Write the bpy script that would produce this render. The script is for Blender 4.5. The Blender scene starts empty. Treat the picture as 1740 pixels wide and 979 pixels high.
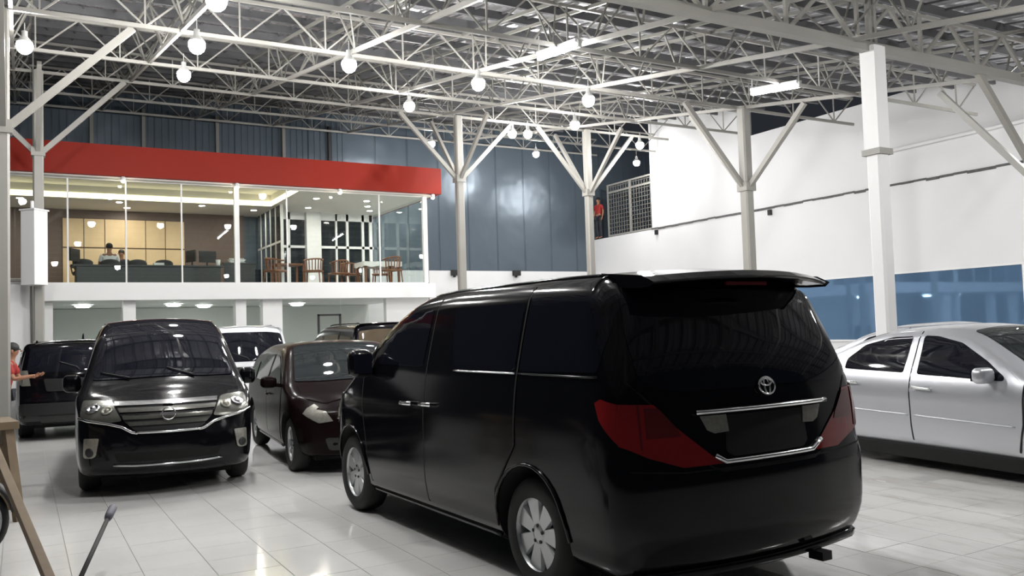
import bpy, math, random
from math import sin, cos, pi, radians, sqrt
from mathutils import Vector, Matrix, Quaternion
from mathutils.bvhtree import BVHTree
from mathutils.geometry import delaunay_2d_cdt
from mathutils.interpolate import poly_3d_calc
from bisect import bisect_right

random.seed(7)
scene = bpy.context.scene
COL = scene.collection

# ------------------------------------------------------------------ camera, world, exposure
cam_data = bpy.data.cameras.new('camera')
cam_data.sensor_width = 36.0
cam_data.lens = 36.0 * 1450.0 / 1740.0
cam_data.clip_start = 0.05
cam_data.clip_end = 300
camera = bpy.data.objects.new('camera', cam_data)
COL.objects.link(camera)
YAW, PITCH, ROLL = radians(29.995), radians(2.7206), radians(-1.8026)
fw = Vector((sin(YAW) * cos(PITCH), cos(YAW) * cos(PITCH), sin(PITCH)))
rt0 = Vector((cos(YAW), -sin(YAW), 0))
up0 = rt0.cross(fw)
rt = rt0 * cos(ROLL) + up0 * sin(ROLL)
up = up0 * cos(ROLL) - rt0 * sin(ROLL)
m3 = Matrix((rt, up, -fw)).transposed()
camera.matrix_world = Matrix.Translation((0, 0, 1.55)) @ m3.to_4x4()
scene.camera = camera

world = bpy.data.worlds.new('night')
scene.world = world
world.use_nodes = True
world.node_tree.nodes['Background'].inputs[0].default_value = (0.55, 0.62, 0.75, 1)
world.node_tree.nodes['Background'].inputs[1].default_value = 0.035

scene.view_settings.view_transform = 'Standard'
scene.view_settings.look = 'None'
scene.view_settings.gamma = 1
scene.view_settings.exposure = 0.0
scene.view_settings.use_curve_mapping = False

BULB = 560.0          # emission strength of the hanging bulbs
TUBE = 60.0

# ------------------------------------------------------------------ materials
MATS = {}


def mat(name, base=(0.8, 0.8, 0.8), rough=0.5, metal=0.0, spec=0.5, coat=0.0, emit=None, es=0.0, noise=None, bump=None):
    """noise = (scale, amount) varies value; bump = (scale, strength)"""
    if name in MATS:
        return MATS[name]
    m = bpy.data.materials.new(name)
    m.use_nodes = True
    nt = m.node_tree
    b = nt.nodes['Principled BSDF']
    b.inputs['Base Color'].default_value = (*base, 1)
    b.inputs['Roughness'].default_value = rough
    b.inputs['Metallic'].default_value = metal
    b.inputs['Specular IOR Level'].default_value = spec
    b.inputs['Coat Weight'].default_value = coat
    b.inputs['Coat Roughness'].default_value = 0.02
    if emit:
        b.inputs['Emission Color'].default_value = (*emit, 1)
        b.inputs['Emission Strength'].default_value = es
    geo = None
    if noise or bump:
        geo = nt.nodes.new('ShaderNodeNewGeometry')
    if noise:
        n = nt.nodes.new('ShaderNodeTexNoise')
        n.inputs['Scale'].default_value = noise[0]
        n.inputs['Detail'].default_value = 4
        nt.links.new(geo.outputs['Position'], n.inputs['Vector'])
        mx = nt.nodes.new('ShaderNodeMix')
        mx.data_type = 'RGBA'
        mx.inputs['A'].default_value = (*[c * (1 - noise[1]) for c in base], 1)
        mx.inputs['B'].default_value = (*[min(1, c * (1 + noise[1])) for c in base], 1)
        nt.links.new(n.outputs['Fac'], mx.inputs['Factor'])
        nt.links.new(mx.outputs['Result'], b.inputs['Base Color'])
    if bump:
        n = nt.nodes.new('ShaderNodeTexNoise')
        n.inputs['Scale'].default_value = bump[0]
        n.inputs['Detail'].default_value = 3
        nt.links.new(geo.outputs['Position'], n.inputs['Vector'])
        bp = nt.nodes.new('ShaderNodeBump')
        bp.inputs['Strength'].default_value = bump[1]
        bp.inputs['Distance'].default_value = 0.05
        nt.links.new(n.outputs['Fac'], bp.inputs['Height'])
        nt.links.new(bp.outputs['Normal'], b.inputs['Normal'])
    MATS[name] = m
    return m


def glass_mat(name, tint=(0.9, 0.95, 0.93), refl=1.0):
    if name in MATS:
        return MATS[name]
    m = bpy.data.materials.new(name)
    m.use_nodes = True
    nt = m.node_tree
    nt.nodes.remove(nt.nodes['Principled BSDF'])
    out = nt.nodes['Material Output']
    tr = nt.nodes.new('ShaderNodeBsdfTransparent')
    tr.inputs[0].default_value = (*tint, 1)
    gl = nt.nodes.new('ShaderNodeBsdfGlossy')
    gl.inputs['Roughness'].default_value = 0.0
    lw = nt.nodes.new('ShaderNodeLayerWeight')
    lw.inputs['Blend'].default_value = 0.5
    pw = nt.nodes.new('ShaderNodeMath')
    pw.operation = 'POWER'
    pw.inputs[1].default_value = 5.0
    nt.links.new(lw.outputs['Facing'], pw.inputs[0])
    fr = nt.nodes.new('ShaderNodeMath')
    fr.operation = 'MULTIPLY_ADD'
    fr.inputs[1].default_value = 0.9
    fr.inputs[2].default_value = 0.018 * refl
    nt.links.new(pw.outputs[0], fr.inputs[0])
    mx = nt.nodes.new('ShaderNodeMixShader')
    nt.links.new(fr.outputs[0], mx.inputs[0])
    nt.links.new(tr.outputs[0], mx.inputs[1])
    nt.links.new(gl.outputs[0], mx.inputs[2])
    nt.links.new(mx.outputs[0], out.inputs[0])
    MATS[name] = m
    return m


def lin(r, g, b):
    f = lambda c: ((c / 255 + 0.055) / 1.055) ** 2.4 if c > 10 else c / 255 / 12.92
    return (f(r), f(g), f(b))


M_steel = mat('painted_steel', (0.31, 0.30, 0.275), 0.45, noise=(1.5, 0.12))
M_steel_dim = mat('painted_steel_web', (0.20, 0.195, 0.175), 0.5, noise=(1.2, 0.2))
M_purlin = mat('purlin_steel', (0.10, 0.10, 0.105), 0.6)
M_white = mat('white_plaster', (0.76, 0.76, 0.77), 0.6, noise=(0.7, 0.04), bump=(6, 0.05))
M_white2 = mat('white_paint', (0.82, 0.82, 0.82), 0.45)
M_groove = mat('dark_joint', (0.10, 0.10, 0.10), 0.8, noise=(9, 0.5))
M_red = mat('red_cladding', lin(142, 38, 25), 0.5, spec=0.15, noise=(0.4, 0.05))
M_brown = mat('brown_wall', lin(104, 84, 74), 0.5, noise=(1.0, 0.06))
M_tan = mat('beech_panel', lin(226, 196, 152), 0.45, noise=(4, 0.08))
M_tangap = mat('panel_gap', lin(110, 85, 60), 0.6)
M_black = mat('black_plastic', (0.012, 0.012, 0.013), 0.5)
M_rubber = mat('tyre_rubber', (0.012, 0.012, 0.012), 0.75, noise=(30, 0.2))
M_well = mat('wheel_well', (0.004, 0.004, 0.004), 0.9)
M_chrome = mat('chrome', (0.75, 0.75, 0.76), 0.12, metal=1.0)
M_alloy = mat('alloy_rim', (0.55, 0.56, 0.57), 0.35, metal=0.7)
M_alloy_dark = mat('rim_cavity', (0.02, 0.02, 0.02), 0.6)
M_paint_black = mat('black_car_paint', (0.0035, 0.0035, 0.005), 0.10, spec=0.28, coat=0.0)
M_paint_silver = mat('silver_car_paint', (0.50, 0.51, 0.545), 0.3, metal=0.55, coat=0.8)
M_paint_white = mat('white_car_paint', (0.72, 0.73, 0.75), 0.2, coat=1.0)
M_paint_beige = mat('champagne_car_paint', (0.42, 0.40, 0.36), 0.3, metal=0.55, coat=0.8)
M_paint_maroon = mat('maroon_black_paint', (0.008, 0.004, 0.004), 0.22, spec=0.06)
M_tint = mat('tinted_glass', (0.006, 0.0065, 0.011), 0.03, spec=0.28)
M_tint_light = mat('smoked_glass', (0.016, 0.02, 0.022), 0.03, spec=0.25)
M_glass_gold_refl = mat('gold_reflection_glass', (0.07, 0.05, 0.03), 0.04, spec=0.8)  # brown-gold base colour stands for a reflection in the car windows
M_red_lens = mat('red_lens', (0.20, 0.006, 0.006), 0.08, spec=0.6, coat=0.6)
M_red_lens2 = mat('red_lens_dark', (0.09, 0.004, 0.005), 0.1, spec=0.6, coat=0.6)
M_clear_lens = mat('clear_lens', (0.34, 0.33, 0.29), 0.15, metal=0.5, noise=(40, 0.35))
M_headlamp = mat('headlamp_reflector', (0.15, 0.15, 0.135), 0.2, metal=0.6, noise=(25, 0.3))
M_gap = mat('panel_seam', (0.001, 0.001, 0.001), 0.9)
M_wood = mat('worn_timber', lin(112, 96, 76), 0.7, noise=(8, 0.25))
M_chairwood = mat('varnished_wood', lin(122, 78, 52), 0.45, noise=(6, 0.2))
M_cloth = mat('white_cloth', (0.8, 0.8, 0.78), 0.8)
M_officechair = mat('office_fabric', (0.03, 0.032, 0.035), 0.7)
M_desk = mat('dark_desk', (0.018, 0.02, 0.021), 0.45)
M_skin = mat('skin', lin(150, 105, 80), 0.6)
M_hair = mat('black_hair', (0.01, 0.009, 0.008), 0.6)
M_shirt_red = mat('red_shirt', lin(150, 40, 36), 0.8)
M_shirt_white = mat('white_shirt', (0.75, 0.75, 0.75), 0.8)
M_dark_cloth = mat('dark_trousers', (0.02, 0.022, 0.03), 0.8)
M_greenwall = mat('pale_green_wall', lin(214, 217, 213), 0.6, noise=(0.6, 0.04))
M_ceil = mat('office_ceiling', (0.75, 0.74, 0.71), 0.7)
M_carpet = mat('office_floor', (0.5, 0.48, 0.45), 0.5)
M_bulb = mat('bulb_glow', (1, 1, 1), 0.5, emit=(1.0, 0.99, 0.97), es=BULB)
M_tube = mat('tube_glow', (1, 1, 1), 0.5, emit=(0.98, 0.98, 1.0), es=TUBE)
M_spot = mat('spot_glow', (1, 1, 1), 0.5, emit=(1.0, 0.85, 0.62), es=120.0)
M_down = mat('downlight_glow', (1, 1, 1), 0.5, emit=(1.0, 0.93, 0.82), es=270.0)
M_down2 = mat('ground_lamp_glow', (1, 1, 1), 0.5, emit=(0.97, 1.0, 0.95), es=42.0)
M_cove = mat('cove_glow', (1, 1, 1), 0.5, emit=(1.0, 0.86, 0.48), es=5.0)
M_office_glass = glass_mat('clear_glass', (0.93, 0.96, 0.95))
M_green_glass = glass_mat('greenish_glass', (0.92, 0.94, 0.925))
M_dark_pane = mat('night_pane', (0.018, 0.024, 0.028), 0.05, spec=0.5)
M_blue_pane = mat('blue_mirror_film', (0.13, 0.23, 0.38), 0.03, metal=0.4)
M_socket = mat('lamp_socket', (0.6, 0.6, 0.58), 0.5)
M_cord = mat('lamp_cord', (0.55, 0.55, 0.53), 0.6)


def floor_material():
    m = bpy.data.materials.new('glazed_floor_tile')
    m.use_nodes = True
    nt = m.node_tree
    b = nt.nodes['Principled BSDF']
    geo = nt.nodes.new('ShaderNodeNewGeometry')
    n1 = nt.nodes.new('ShaderNodeTexNoise')
    n1.inputs['Scale'].default_value = 0.8
    n1.inputs['Detail'].default_value = 5
    nt.links.new(geo.outputs['Position'], n1.inputs['Vector'])
    r1 = nt.nodes.new('ShaderNodeValToRGB')
    r1.color_ramp.elements[0].position = 0.3
    r1.color_ramp.elements[0].color = (0.605, 0.60, 0.585, 1)
    r1.color_ramp.elements[1].position = 0.7
    r1.color_ramp.elements[1].color = (0.71, 0.708, 0.695, 1)
    nt.links.new(n1.outputs['Fac'], r1.inputs[0])
    # dusty tyre scuffs, more of them towards the sedan side of the hall
    mp = nt.nodes.new('ShaderNodeMapping')
    mp.inputs['Scale'].default_value = (3.2, 0.8, 1)
    mp.inputs['Rotation'].default_value = (0, 0, radians(-52))
    nt.links.new(geo.outputs['Position'], mp.inputs['Vector'])
    n2 = nt.nodes.new('ShaderNodeTexNoise')
    n2.inputs['Scale'].default_value = 1.3
    n2.inputs['Detail'].default_value = 8
    n2.inputs['Roughness'].default_value = 0.65
    nt.links.new(mp.outputs['Vector'], n2.inputs['Vector'])
    r2 = nt.nodes.new('ShaderNodeValToRGB')
    r2.color_ramp.elements[0].position = 0.50
    r2.color_ramp.elements[0].color = (0, 0, 0, 1)
    r2.color_ramp.elements[1].position = 0.72
    r2.color_ramp.elements[1].color = (1, 1, 1, 1)
    nt.links.new(n2.outputs['Fac'], r2.inputs[0])
    sx = nt.nodes.new('ShaderNodeSeparateXYZ')
    nt.links.new(geo.outputs['Position'], sx.inputs[0])
    mr = nt.nodes.new('ShaderNodeMapRange')
    mr.inputs['From Min'].default_value = 3.5
    mr.inputs['From Max'].default_value = 5.5
    mr.inputs['To Min'].default_value = 0.08
    mr.inputs['To Max'].default_value = 0.75
    nt.links.new(sx.outputs['X'], mr.inputs['Value'])
    mul = nt.nodes.new('ShaderNodeMath')
    mul.operation = 'MULTIPLY'
    nt.links.new(r2.outputs[0], mul.inputs[0])
    nt.links.new(mr.outputs[0], mul.inputs[1])
    mx = nt.nodes.new('ShaderNodeMix')
    mx.data_type = 'RGBA'
    mx.inputs['B'].default_value = (0.30, 0.27, 0.22, 1)
    nt.links.new(mul.outputs[0], mx.inputs['Factor'])
    nt.links.new(r1.outputs[0], mx.inputs['A'])
    nt.links.new(mx.outputs['Result'], b.inputs['Base Color'])
    ra = nt.nodes.new('ShaderNodeMapRange')
    ra.inputs['To Min'].default_value = 0.10
    ra.inputs['To Max'].default_value = 0.45
    nt.links.new(mul.outputs[0], ra.inputs['Value'])
    nt.links.new(ra.outputs[0], b.inputs['Roughness'])
    b.inputs['Specular IOR Level'].default_value = 0.45
    return m


def foil_material():
    m = bpy.data.materials.new('foil_roofing')
    m.use_nodes = True
    nt = m.node_tree
    b = nt.nodes['Principled BSDF']
    b.inputs['Base Color'].default_value = (0.62, 0.62, 0.64, 1)
    b.inputs['Metallic'].default_value = 0.6
    b.inputs['Roughness'].default_value = 0.28
    geo = nt.nodes.new('ShaderNodeNewGeometry')
    n = nt.nodes.new('ShaderNodeTexNoise')
    n.inputs['Scale'].default_value = 2.2
    n.inputs['Detail'].default_value = 3
    nt.links.new(geo.outputs['Position'], n.inputs['Vector'])
    bp = nt.nodes.new('ShaderNodeBump')
    bp.inputs['Strength'].default_value = 0.9
    bp.inputs['Distance'].default_value = 0.08
    nt.links.new(n.outputs['Fac'], bp.inputs['Height'])
    nt.links.new(bp.outputs['Normal'], b.inputs['Normal'])
    return m


def sheet_metal_material():
    m = bpy.data.materials.new('blue_grey_sheet_metal')
    m.use_nodes = True
    nt = m.node_tree
    b = nt.nodes['Principled BSDF']
    b.inputs['Base Color'].default_value = (*lin(88, 99, 109), 1)
    b.inputs['Metallic'].default_value = 0.3
    b.inputs['Roughness'].default_value = 0.3
    geo = nt.nodes.new('ShaderNodeNewGeometry')
    n = nt.nodes.new('ShaderNodeTexNoise')
    n.inputs['Scale'].default_value = 0.9
    n.inputs['Detail'].default_value = 2
    nt.links.new(geo.outputs['Position'], n.inputs['Vector'])
    bp = nt.nodes.new('ShaderNodeBump')
    bp.inputs['Strength'].default_value = 0.35
    bp.inputs['Distance'].default_value = 0.15
    nt.links.new(n.outputs['Fac'], bp.inputs['Height'])
    nt.links.new(bp.outputs['Normal'], b.inputs['Normal'])
    return m


M_floor = floor_material()
M_foil = foil_material()
M_sheet = sheet_metal_material()
M_grout = mat('tile_grout', (0.34, 0.33, 0.31), 0.8)


# ------------------------------------------------------------------ mesh helpers
class MB:
    def __init__(s):
        s.v, s.f, s.mi, s.sm = [], [], [], []
        s.cur = 0

    def add(s, verts, faces, smooth=False):
        o = len(s.v)
        s.v += [tuple(p) for p in verts]
        for f in faces:
            s.f.append(tuple(i + o for i in f))
            s.mi.append(s.cur)
            s.sm.append(smooth)
        return s

    def box(s, x0, x1, y0, y1, z0, z1, M=None):
        vs = [Vector((x, y, z)) for x in (x0, x1) for y in (y0, y1) for z in (z0, z1)]
        if M:
            vs = [M @ p for p in vs]
        return s.add(vs, [(0, 1, 3, 2), (4, 6, 7, 5), (0, 4, 5, 1), (2, 3, 7, 6), (0, 2, 6, 4), (1, 5, 7, 3)])

    def bar(s, a, b, w, h=None):
        """square bar from a to b"""
        a, b = Vector(a), Vector(b)
        h = h or w
        d = b - a
        q = d.to_track_quat('Z', 'Y').to_matrix().to_4x4()
        return s.box(-w / 2, w / 2, -h / 2, h / 2, 0, d.length, Matrix.Translation(a) @ q)

    def tube(s, pts, r, n=8, closed=False, caps=True):
        pts = [Vector(p) for p in pts]
        k = len(pts)
        rr = r if isinstance(r, (list, tuple)) else [r] * k
        vs, fs = [], []
        prev = None
        for i, p in enumerate(pts):
            if closed:
                d = pts[(i + 1) % k] - pts[i - 1]
            else:
                d = pts[min(i + 1, k - 1)] - pts[max(i - 1, 0)]
            d.normalize()
            if prev is None:
                a = d.orthogonal().normalized()
            else:
                a = (prev - d * prev.dot(d))
                a = a.normalized() if a.length > 1e-6 else d.orthogonal().normalized()
            prev = a
            b = d.cross(a)
            for j in range(n):
                t = 2 * pi * j / n
                vs.append(p + (a * cos(t) + b * sin(t)) * rr[i])
        m = k if closed else k - 1
        for i in range(m):
            for j in range(n):
                i2 = (i + 1) % k
                fs.append((i * n + j, i * n + (j + 1) % n, i2 * n + (j + 1) % n, i2 * n + j))
        if caps and not closed:
            fs.append(tuple(range(n - 1, -1, -1)))
            fs.append(tuple((k - 1) * n + j for j in range(n)))
        return s.add(vs, fs, True)

    def lathe(s, prof, n=24, M=None, smooth=True, close=False):
        """prof: (radius, height) along local z"""
        vs, fs = [], []
        for r, z in prof:
            for j in range(n):
                t = 2 * pi * j / n
                p = Vector((r * cos(t), r * sin(t), z))
                vs.append(M @ p if M else p)
        k = len(prof)
        for i in range(k if close else k - 1):
            for j in range(n):
                i2 = (i + 1) % k
                fs.append((i * n + j, i * n + (j + 1) % n, i2 * n + (j + 1) % n, i2 * n + j))
        return s.add(vs, fs, smooth)

    def prism(s, poly, z0, z1, M=None, top=None):
        """extrude 2d poly (xy) from z0 to z1; top = other outline for z1"""
        n = len(poly)
        tp = top or poly
        vs = [Vector((x, y, z0)) for x, y in poly] + [Vector((x, y, z1)) for x, y in tp]
        if M:
            vs = [M @ p for p in vs]
        fs = [tuple(range(n - 1, -1, -1)), tuple(range(n, 2 * n))]
        for i in range(n):
            j = (i + 1) % n
            fs.append((i, j, n + j, n + i))
        return s.add(vs, fs)

    def ball(s, c, r, n=12, m=8, sc=(1, 1, 1)):
        vs, fs = [], []
        c = Vector(c)
        for i in range(m + 1):
            th = pi * i / m
            for j in range(n):
                t = 2 * pi * j / n
                vs.append(c + Vector((r * sc[0] * sin(th) * cos(t), r * sc[1] * sin(th) * sin(t), r * sc[2] * cos(th))))
        for i in range(m):
            for j in range(n):
                fs.append((i * n + j, (i + 1) * n + j, (i + 1) * n + (j + 1) % n, i * n + (j + 1) % n))
        return s.add(vs, fs, True)

    def mesh(s, name, mats):
        me = bpy.data.meshes.new(name)
        me.from_pydata(s.v, [], s.f)
        mats = mats if isinstance(mats, (list, tuple)) else [mats]
        for m in mats:
            me.materials.append(m)
        me.polygons.foreach_set('material_index', s.mi)
        me.polygons.foreach_set('use_smooth', s.sm)
        me.update()
        return me

    def obj(s, name, mats, parent=None, bevel=0.0):
        o = link(name, s.mesh(name, mats), parent)
        if bevel:
            md = o.modifiers.new('edge', 'BEVEL')
            md.width = bevel
            md.segments = 2
            md.limit_method = 'ANGLE'
        return o


def link(name, me, parent=None):
    o = bpy.data.objects.new(name, me)
    COL.objects.link(o)
    if parent:
        o.parent = parent
    return o


def tag(o, label=None, cat=None, group=None, kind=None):
    if label:
        o['label'] = label
    if cat:
        o['category'] = cat
    if group:
        o['group'] = group
    if kind:
        o['kind'] = kind
    return o


def thing(name, label, cat, loc=(0, 0, 0), rotz=0.0, group=None):
    o = bpy.data.objects.new(name, None)
    o.empty_display_size = 0.1
    COL.objects.link(o)
    o.location = loc
    o.rotation_euler = (0, 0, rotz)
    return tag(o, label, cat, group)


def struct(name, mb, mats, label=None, parent=None):
    o = mb.obj(name, mats, parent)
    o['kind'] = 'structure'
    if label:
        o['label'] = label
    return o


def copy_tree(o, parent=None):
    c = o.copy()
    COL.objects.link(c)
    c.parent = parent
    for ch in list(o.children):
        copy_tree(ch, c)
    return c


_ub = MB().box(-.5, .5, -.5, .5, -.5, .5)
_unit = {}


def member(name, a, b, w, h, m, parent):
    """a straight steel bar as an object of its own, sharing one box mesh per material"""
    if m.name not in _unit:
        _unit[m.name] = _ub.mesh('steel_bar', m)
    o = bpy.data.objects.new(name, _unit[m.name])
    COL.objects.link(o)
    o.parent = parent
    a, b = Vector(a), Vector(b)
    d = b - a
    o.location = (a + b) / 2
    o.rotation_mode = 'QUATERNION'
    o.rotation_quaternion = d.to_track_quat('Z', 'Y')
    o.scale = (w, h, d.length)
    return o


# ------------------------------------------------------------------ floor
PITCH_T = 0.413
floor = struct('floor', MB().box(-9, 21, -5, 29, -0.2, -0.006), M_grout, 'glossy off-white tiled showroom floor')
g, gy_ = PITCH_T / 2 - 0.002, PITCH_T / 2 - 0.0009
tile_mesh = MB().add([(-g, -gy_, -.006), (g, -gy_, -.006), (g, gy_, -.006), (-g, gy_, -.006),
                      (-g + .0015, -gy_ + .0008, 0), (g - .0015, -gy_ + .0008, 0), (g - .0015, gy_ - .0008, 0), (-g + .0015, gy_ - .0008, 0)],
                     [(4, 5, 6, 7), (0, 1, 5, 4), (1, 2, 6, 5), (2, 3, 7, 6), (3, 0, 4, 7)]).mesh('floor_tile', M_floor)


def in_view(p, pad=20):
    v = Vector(p) - Vector((0, 0, 1.55))
    d = v.dot(fw)
    if d < 0.5:
        return None
    x, y = 870 + 1450 * v.dot(rt) / d, 489.5 - 1450 * v.dot(up) / d
    return d if (-pad < x < 1740 + pad and -pad < y < 979 + pad) else None


cand = []
rest = MB()
for i in range(-20, 50):
    for j in range(-11, 70):
        x, y = 0.29 + PITCH_T * (i + .5), 0.1 + PITCH_T * (j + .5)
        if x > 20 or y > 28.5:
            continue
        d = in_view((x, y, 0))
        # hidden beneath the van or behind it: leave to the joined field
        under = 2.6 < x < 4.5 and 3.4 < y < 8.2
        cand.append((d if d and not under else 99, x, y))
cand.sort()
for k, (d, x, y) in enumerate(cand):
    if k < 300:
        o = link('floor_tile', tile_mesh, floor)
        o.location = (x, y, random.uniform(-.0006, .0006))
    else:
        rest.add([(x - g, y - gy_, 0), (x + g, y - gy_, 0), (x + g, y + gy_, 0), (x - g, y + gy_, 0)], [(0, 1, 2, 3)])
tag(rest.obj('floor_tile_field', M_floor, floor), kind='stuff')


# ------------------------------------------------------------------ roof and steel
def zc(y):
    return 5.25 + 0.155 * (y - 7.4)


def roof_z(y):
    return zc(y) + 0.78


ROOF_X0, ROOF_X1, ROOF_Y0, ROOF_Y1 = -5.0, 18.0, -2.0, 28.2
ceiling = thing('ceiling', 'sloping foil-faced metal roof on dark purlins', None)
ceiling['kind'] = 'structure'
# one sheet: 1 m wide with trapezoid ribs, shared by all sheets
prof = []
for k in range(4):
    x = k * 0.25
    prof += [(x, 0), (x + .16, 0), (x + .185, .03), (x + .225, .03)]
prof.append((1.0, 0))
sh = MB()
vs = []
for x, z in prof:
    vs.append((x, ROOF_Y0, roof_z(ROOF_Y0) + .1 + z))
    vs.append((x, ROOF_Y1, roof_z(ROOF_Y1) + .1 + z))
sh.add(vs, [(2 * i, 2 * i + 1, 2 * i + 3, 2 * i + 2) for i in range(len(prof) - 1)])
sh.add([(0.985, ROOF_Y0, roof_z(ROOF_Y0) + .07), (1.0, ROOF_Y0, roof_z(ROOF_Y0) + .07), (1.0, ROOF_Y1, roof_z(ROOF_Y1) + .07), (.985, ROOF_Y1, roof_z(ROOF_Y1) + .07)],
       [(0, 1, 2, 3)])
sheet_mesh = sh.mesh('roof_sheet', M_foil)
for k in range(int(ROOF_X1 - ROOF_X0)):
    o = link('roof_sheet', sheet_mesh, ceiling)
    o.location = (ROOF_X0 + k, 0, 0)
y = ROOF_Y0 + .4
while y < ROOF_Y1:
    member('purlin', (ROOF_X0, y, roof_z(y)), (ROOF_X1, y, roof_z(y)), 0.06, 0.14, M_purlin, ceiling)
    y += 0.92
mbk = MB()
x = ROOF_X0 + .5
while x < ROOF_X1:
    member('roof_batten', (x, ROOF_Y0, roof_z(ROOF_Y0) + .05), (x, ROOF_Y1, roof_z(ROOF_Y1) + .05), 0.03, 0.03, M_purlin, ceiling)
    x += 0.5


def y_truss(X, where):
    t = thing('roof_truss', 'white steel lattice rafter truss %s' % where, 'truss', (X, 0, 0), 0, 'sloping rafter trusses')
    y0, y1 = -1.0, 28.0
    h = .62
    member('bottom_chord', (0, y0, zc(y0)), (0, y1, zc(y1)), .05, .065, M_steel, t)
    for s in (-1, 1):
        member('top_chord', (s * .28, y0, zc(y0) + h), (s * .28, y1, zc(y1) + h), .04, .05, M_steel_dim, t)
    n = 27
    for k in range(n):
        a = y0 + (y1 - y0) * k / n
        b = y0 + (y1 - y0) * (k + 1) / n
        mid = (a + b) / 2
        s = 1 if k % 2 else -1
        member('web_bar', (0, a, zc(a)), (s * .28, mid, zc(mid) + h), (.024), .024, M_steel_dim, t)
        member('web_bar', (0, b, zc(b)), (s * .28, mid, zc(mid) + h), (.024), .024, M_steel_dim, t)
        member('web_post', (0, a, zc(a)), (-s * .28, a, zc(a) + h), (.024), .024, M_steel_dim, t)
    return t


YT = [(-0.1, 'over the leftmost columns'), (2.1, 'with the lamps hung one behind another'), (4.7, 'rising over the red fascia left of centre'),
      (7.1, 'carrying the fluorescent tube over the van'), (9.6, 'running over the van roof to the front post'), (13.5, 'along the wall-side row of columns')]
for X, w in YT:
    y_truss(X, w)


def x_truss(Y, where, big=False):
    t = thing('cross_truss', 'white steel lattice cross truss %s' % where, 'truss', (0, Y, 0), 0, 'level cross trusses')
    x0, x1 = -4.5, (17.2 if Y < 22 else 19.9)
    z0 = zc(Y) - (0.02 if not big else 0.06)
    h = .62
    cw = .13 if big else .06
    member('bottom_chord', (x0, 0, z0), (x1, 0, z0), cw if big else .045, cw if big else .06, M_steel, t)
    member('top_chord', (x0, 0, z0 + h), (x1, 0, z0 + h), .045, .05, M_steel, t)
    n = 16 if Y < 22 else 18
    for k in range(n):
        a = x0 + (x1 - x0) * k / n
        b = x0 + (x1 - x0) * (k + 1) / n
        m_ = (a + b) / 2
        w = .045 if big else .024
        member('web_bar', (a, 0, z0 + h), (m_, 0, z0), w, w, M_steel, t)
        member('web_bar', (b, 0, z0 + h), (m_, 0, z0), w, w, M_steel, t)
        member('web_post', (m_, 0, z0), (m_, 0, z0 + h), w, w, M_steel, t)
    return t


x_truss(7.4, 'on the tall front post beside the silver sedan', True)
x_truss(10.3, 'second from the camera')
x_truss(13.3, 'on the nearer of the two columns at the picture edge')
x_truss(16.9, 'third from the blue back wall')
x_truss(19.95, 'on the row of columns before the red fascia')
x_truss(23.8, 'above the glazed office')
x_truss(27.4, 'close against the blue sheet-metal back wall')


def column(name, X, Y, label, joint, top, w=.2, braces=((1, 0), (-1, 0), (0, 1), (0, -1)), reach=1.65, sleeve=None):
    t = thing(name, label, 'column', (X, Y, 0), 0, 'white steel columns')
    mb = MB()
    e = w / 2
    c = .03
    sec = [(e - c, -e), (e, -e + c), (e, e - c), (e - c, e), (-e + c, e), (-e, e - c), (-e, -e + c), (-e + c, -e)]
    mb.prism(sec, 0, top)
    mb.obj('shaft', M_steel if not sleeve else M_white2, t)
    mb = MB().box(-e - .08, e + .08, -e - .08, e + .08, 0, .02)
    mb.obj('base_plate', M_steel, t)
    if joint:
        MB().box(-e - .03, e + .03, -e - .03, e + .03, joint - .12, joint + .06).obj('collar', M_steel, t)
    for dx, dy in braces:
        zt = zc(Y + dy * reach) - .05
        member('brace', (dx * e, dy * e, joint), (dx * reach, dy * reach, zt), .08, .1, M_steel, t)
    return t


column('steel_column', -.2, 13.45, 'white steel column at the picture edge with a broad brace up to the truss', 4.55, zc(13.45), .17)
column('steel_column', .33, 19.95, 'white steel column carrying a tall white box', 5.52, zc(19.95))
column('steel_column', 10.02, 19.95, 'braced white steel column beside the end of the red fascia', 5.55, zc(19.95))
column('steel_column', 14.15, 19.95, 'braced white steel column standing before the corner of the blue wall', 5.4, zc(19.95))
column('steel_column', 13.5, 13.2, 'braced white steel column against the plain white wall', 4.45, zc(13.2), .22)
t = column('steel_column', 10.0, 7.38, 'thick white post rising behind the silver sedan', 0, zc(7.4) - .05, .215, braces=(), sleeve=True)
MB().box(-.115, .115, -.115, .115, 3.8, zc(7.4) - .06).obj('upper_sleeve', M_white2, t)
MB().box(-.14, .14, -.14, .14, 3.72, 3.8).obj('collar', M_steel, t)
for s in (-1, 1):
    member('cap_bar', (s * .05, 0, zc(7.4)), (s * .05, 0, zc(7.4) + .8), .05, .07, M_steel, t)
column('steel_column', 14.05, 7.4, 'white steel column whose brace shows at the picture edge beside the wall', 3.6, zc(7.4), .2)

# ------------------------------------------------------------------ walls
XW, YB = 20.0, 28.0
wall_right = struct('wall_right', MB().box(XW, XW + .35, -4, YB, 0, 5.0), M_white, 'plain white rendered side wall')
up_ = MB().box(XW + .02, XW + .3, -4, 19.5, 5.03, 7.4)
struct('upper_panel', up_, M_white, None, wall_right)
up_ = MB().box(XW + .02, XW + .3, 19.52, 24.3, 5.03, 9.2)
struct('upper_panel', up_, M_white, None, wall_right)
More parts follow.
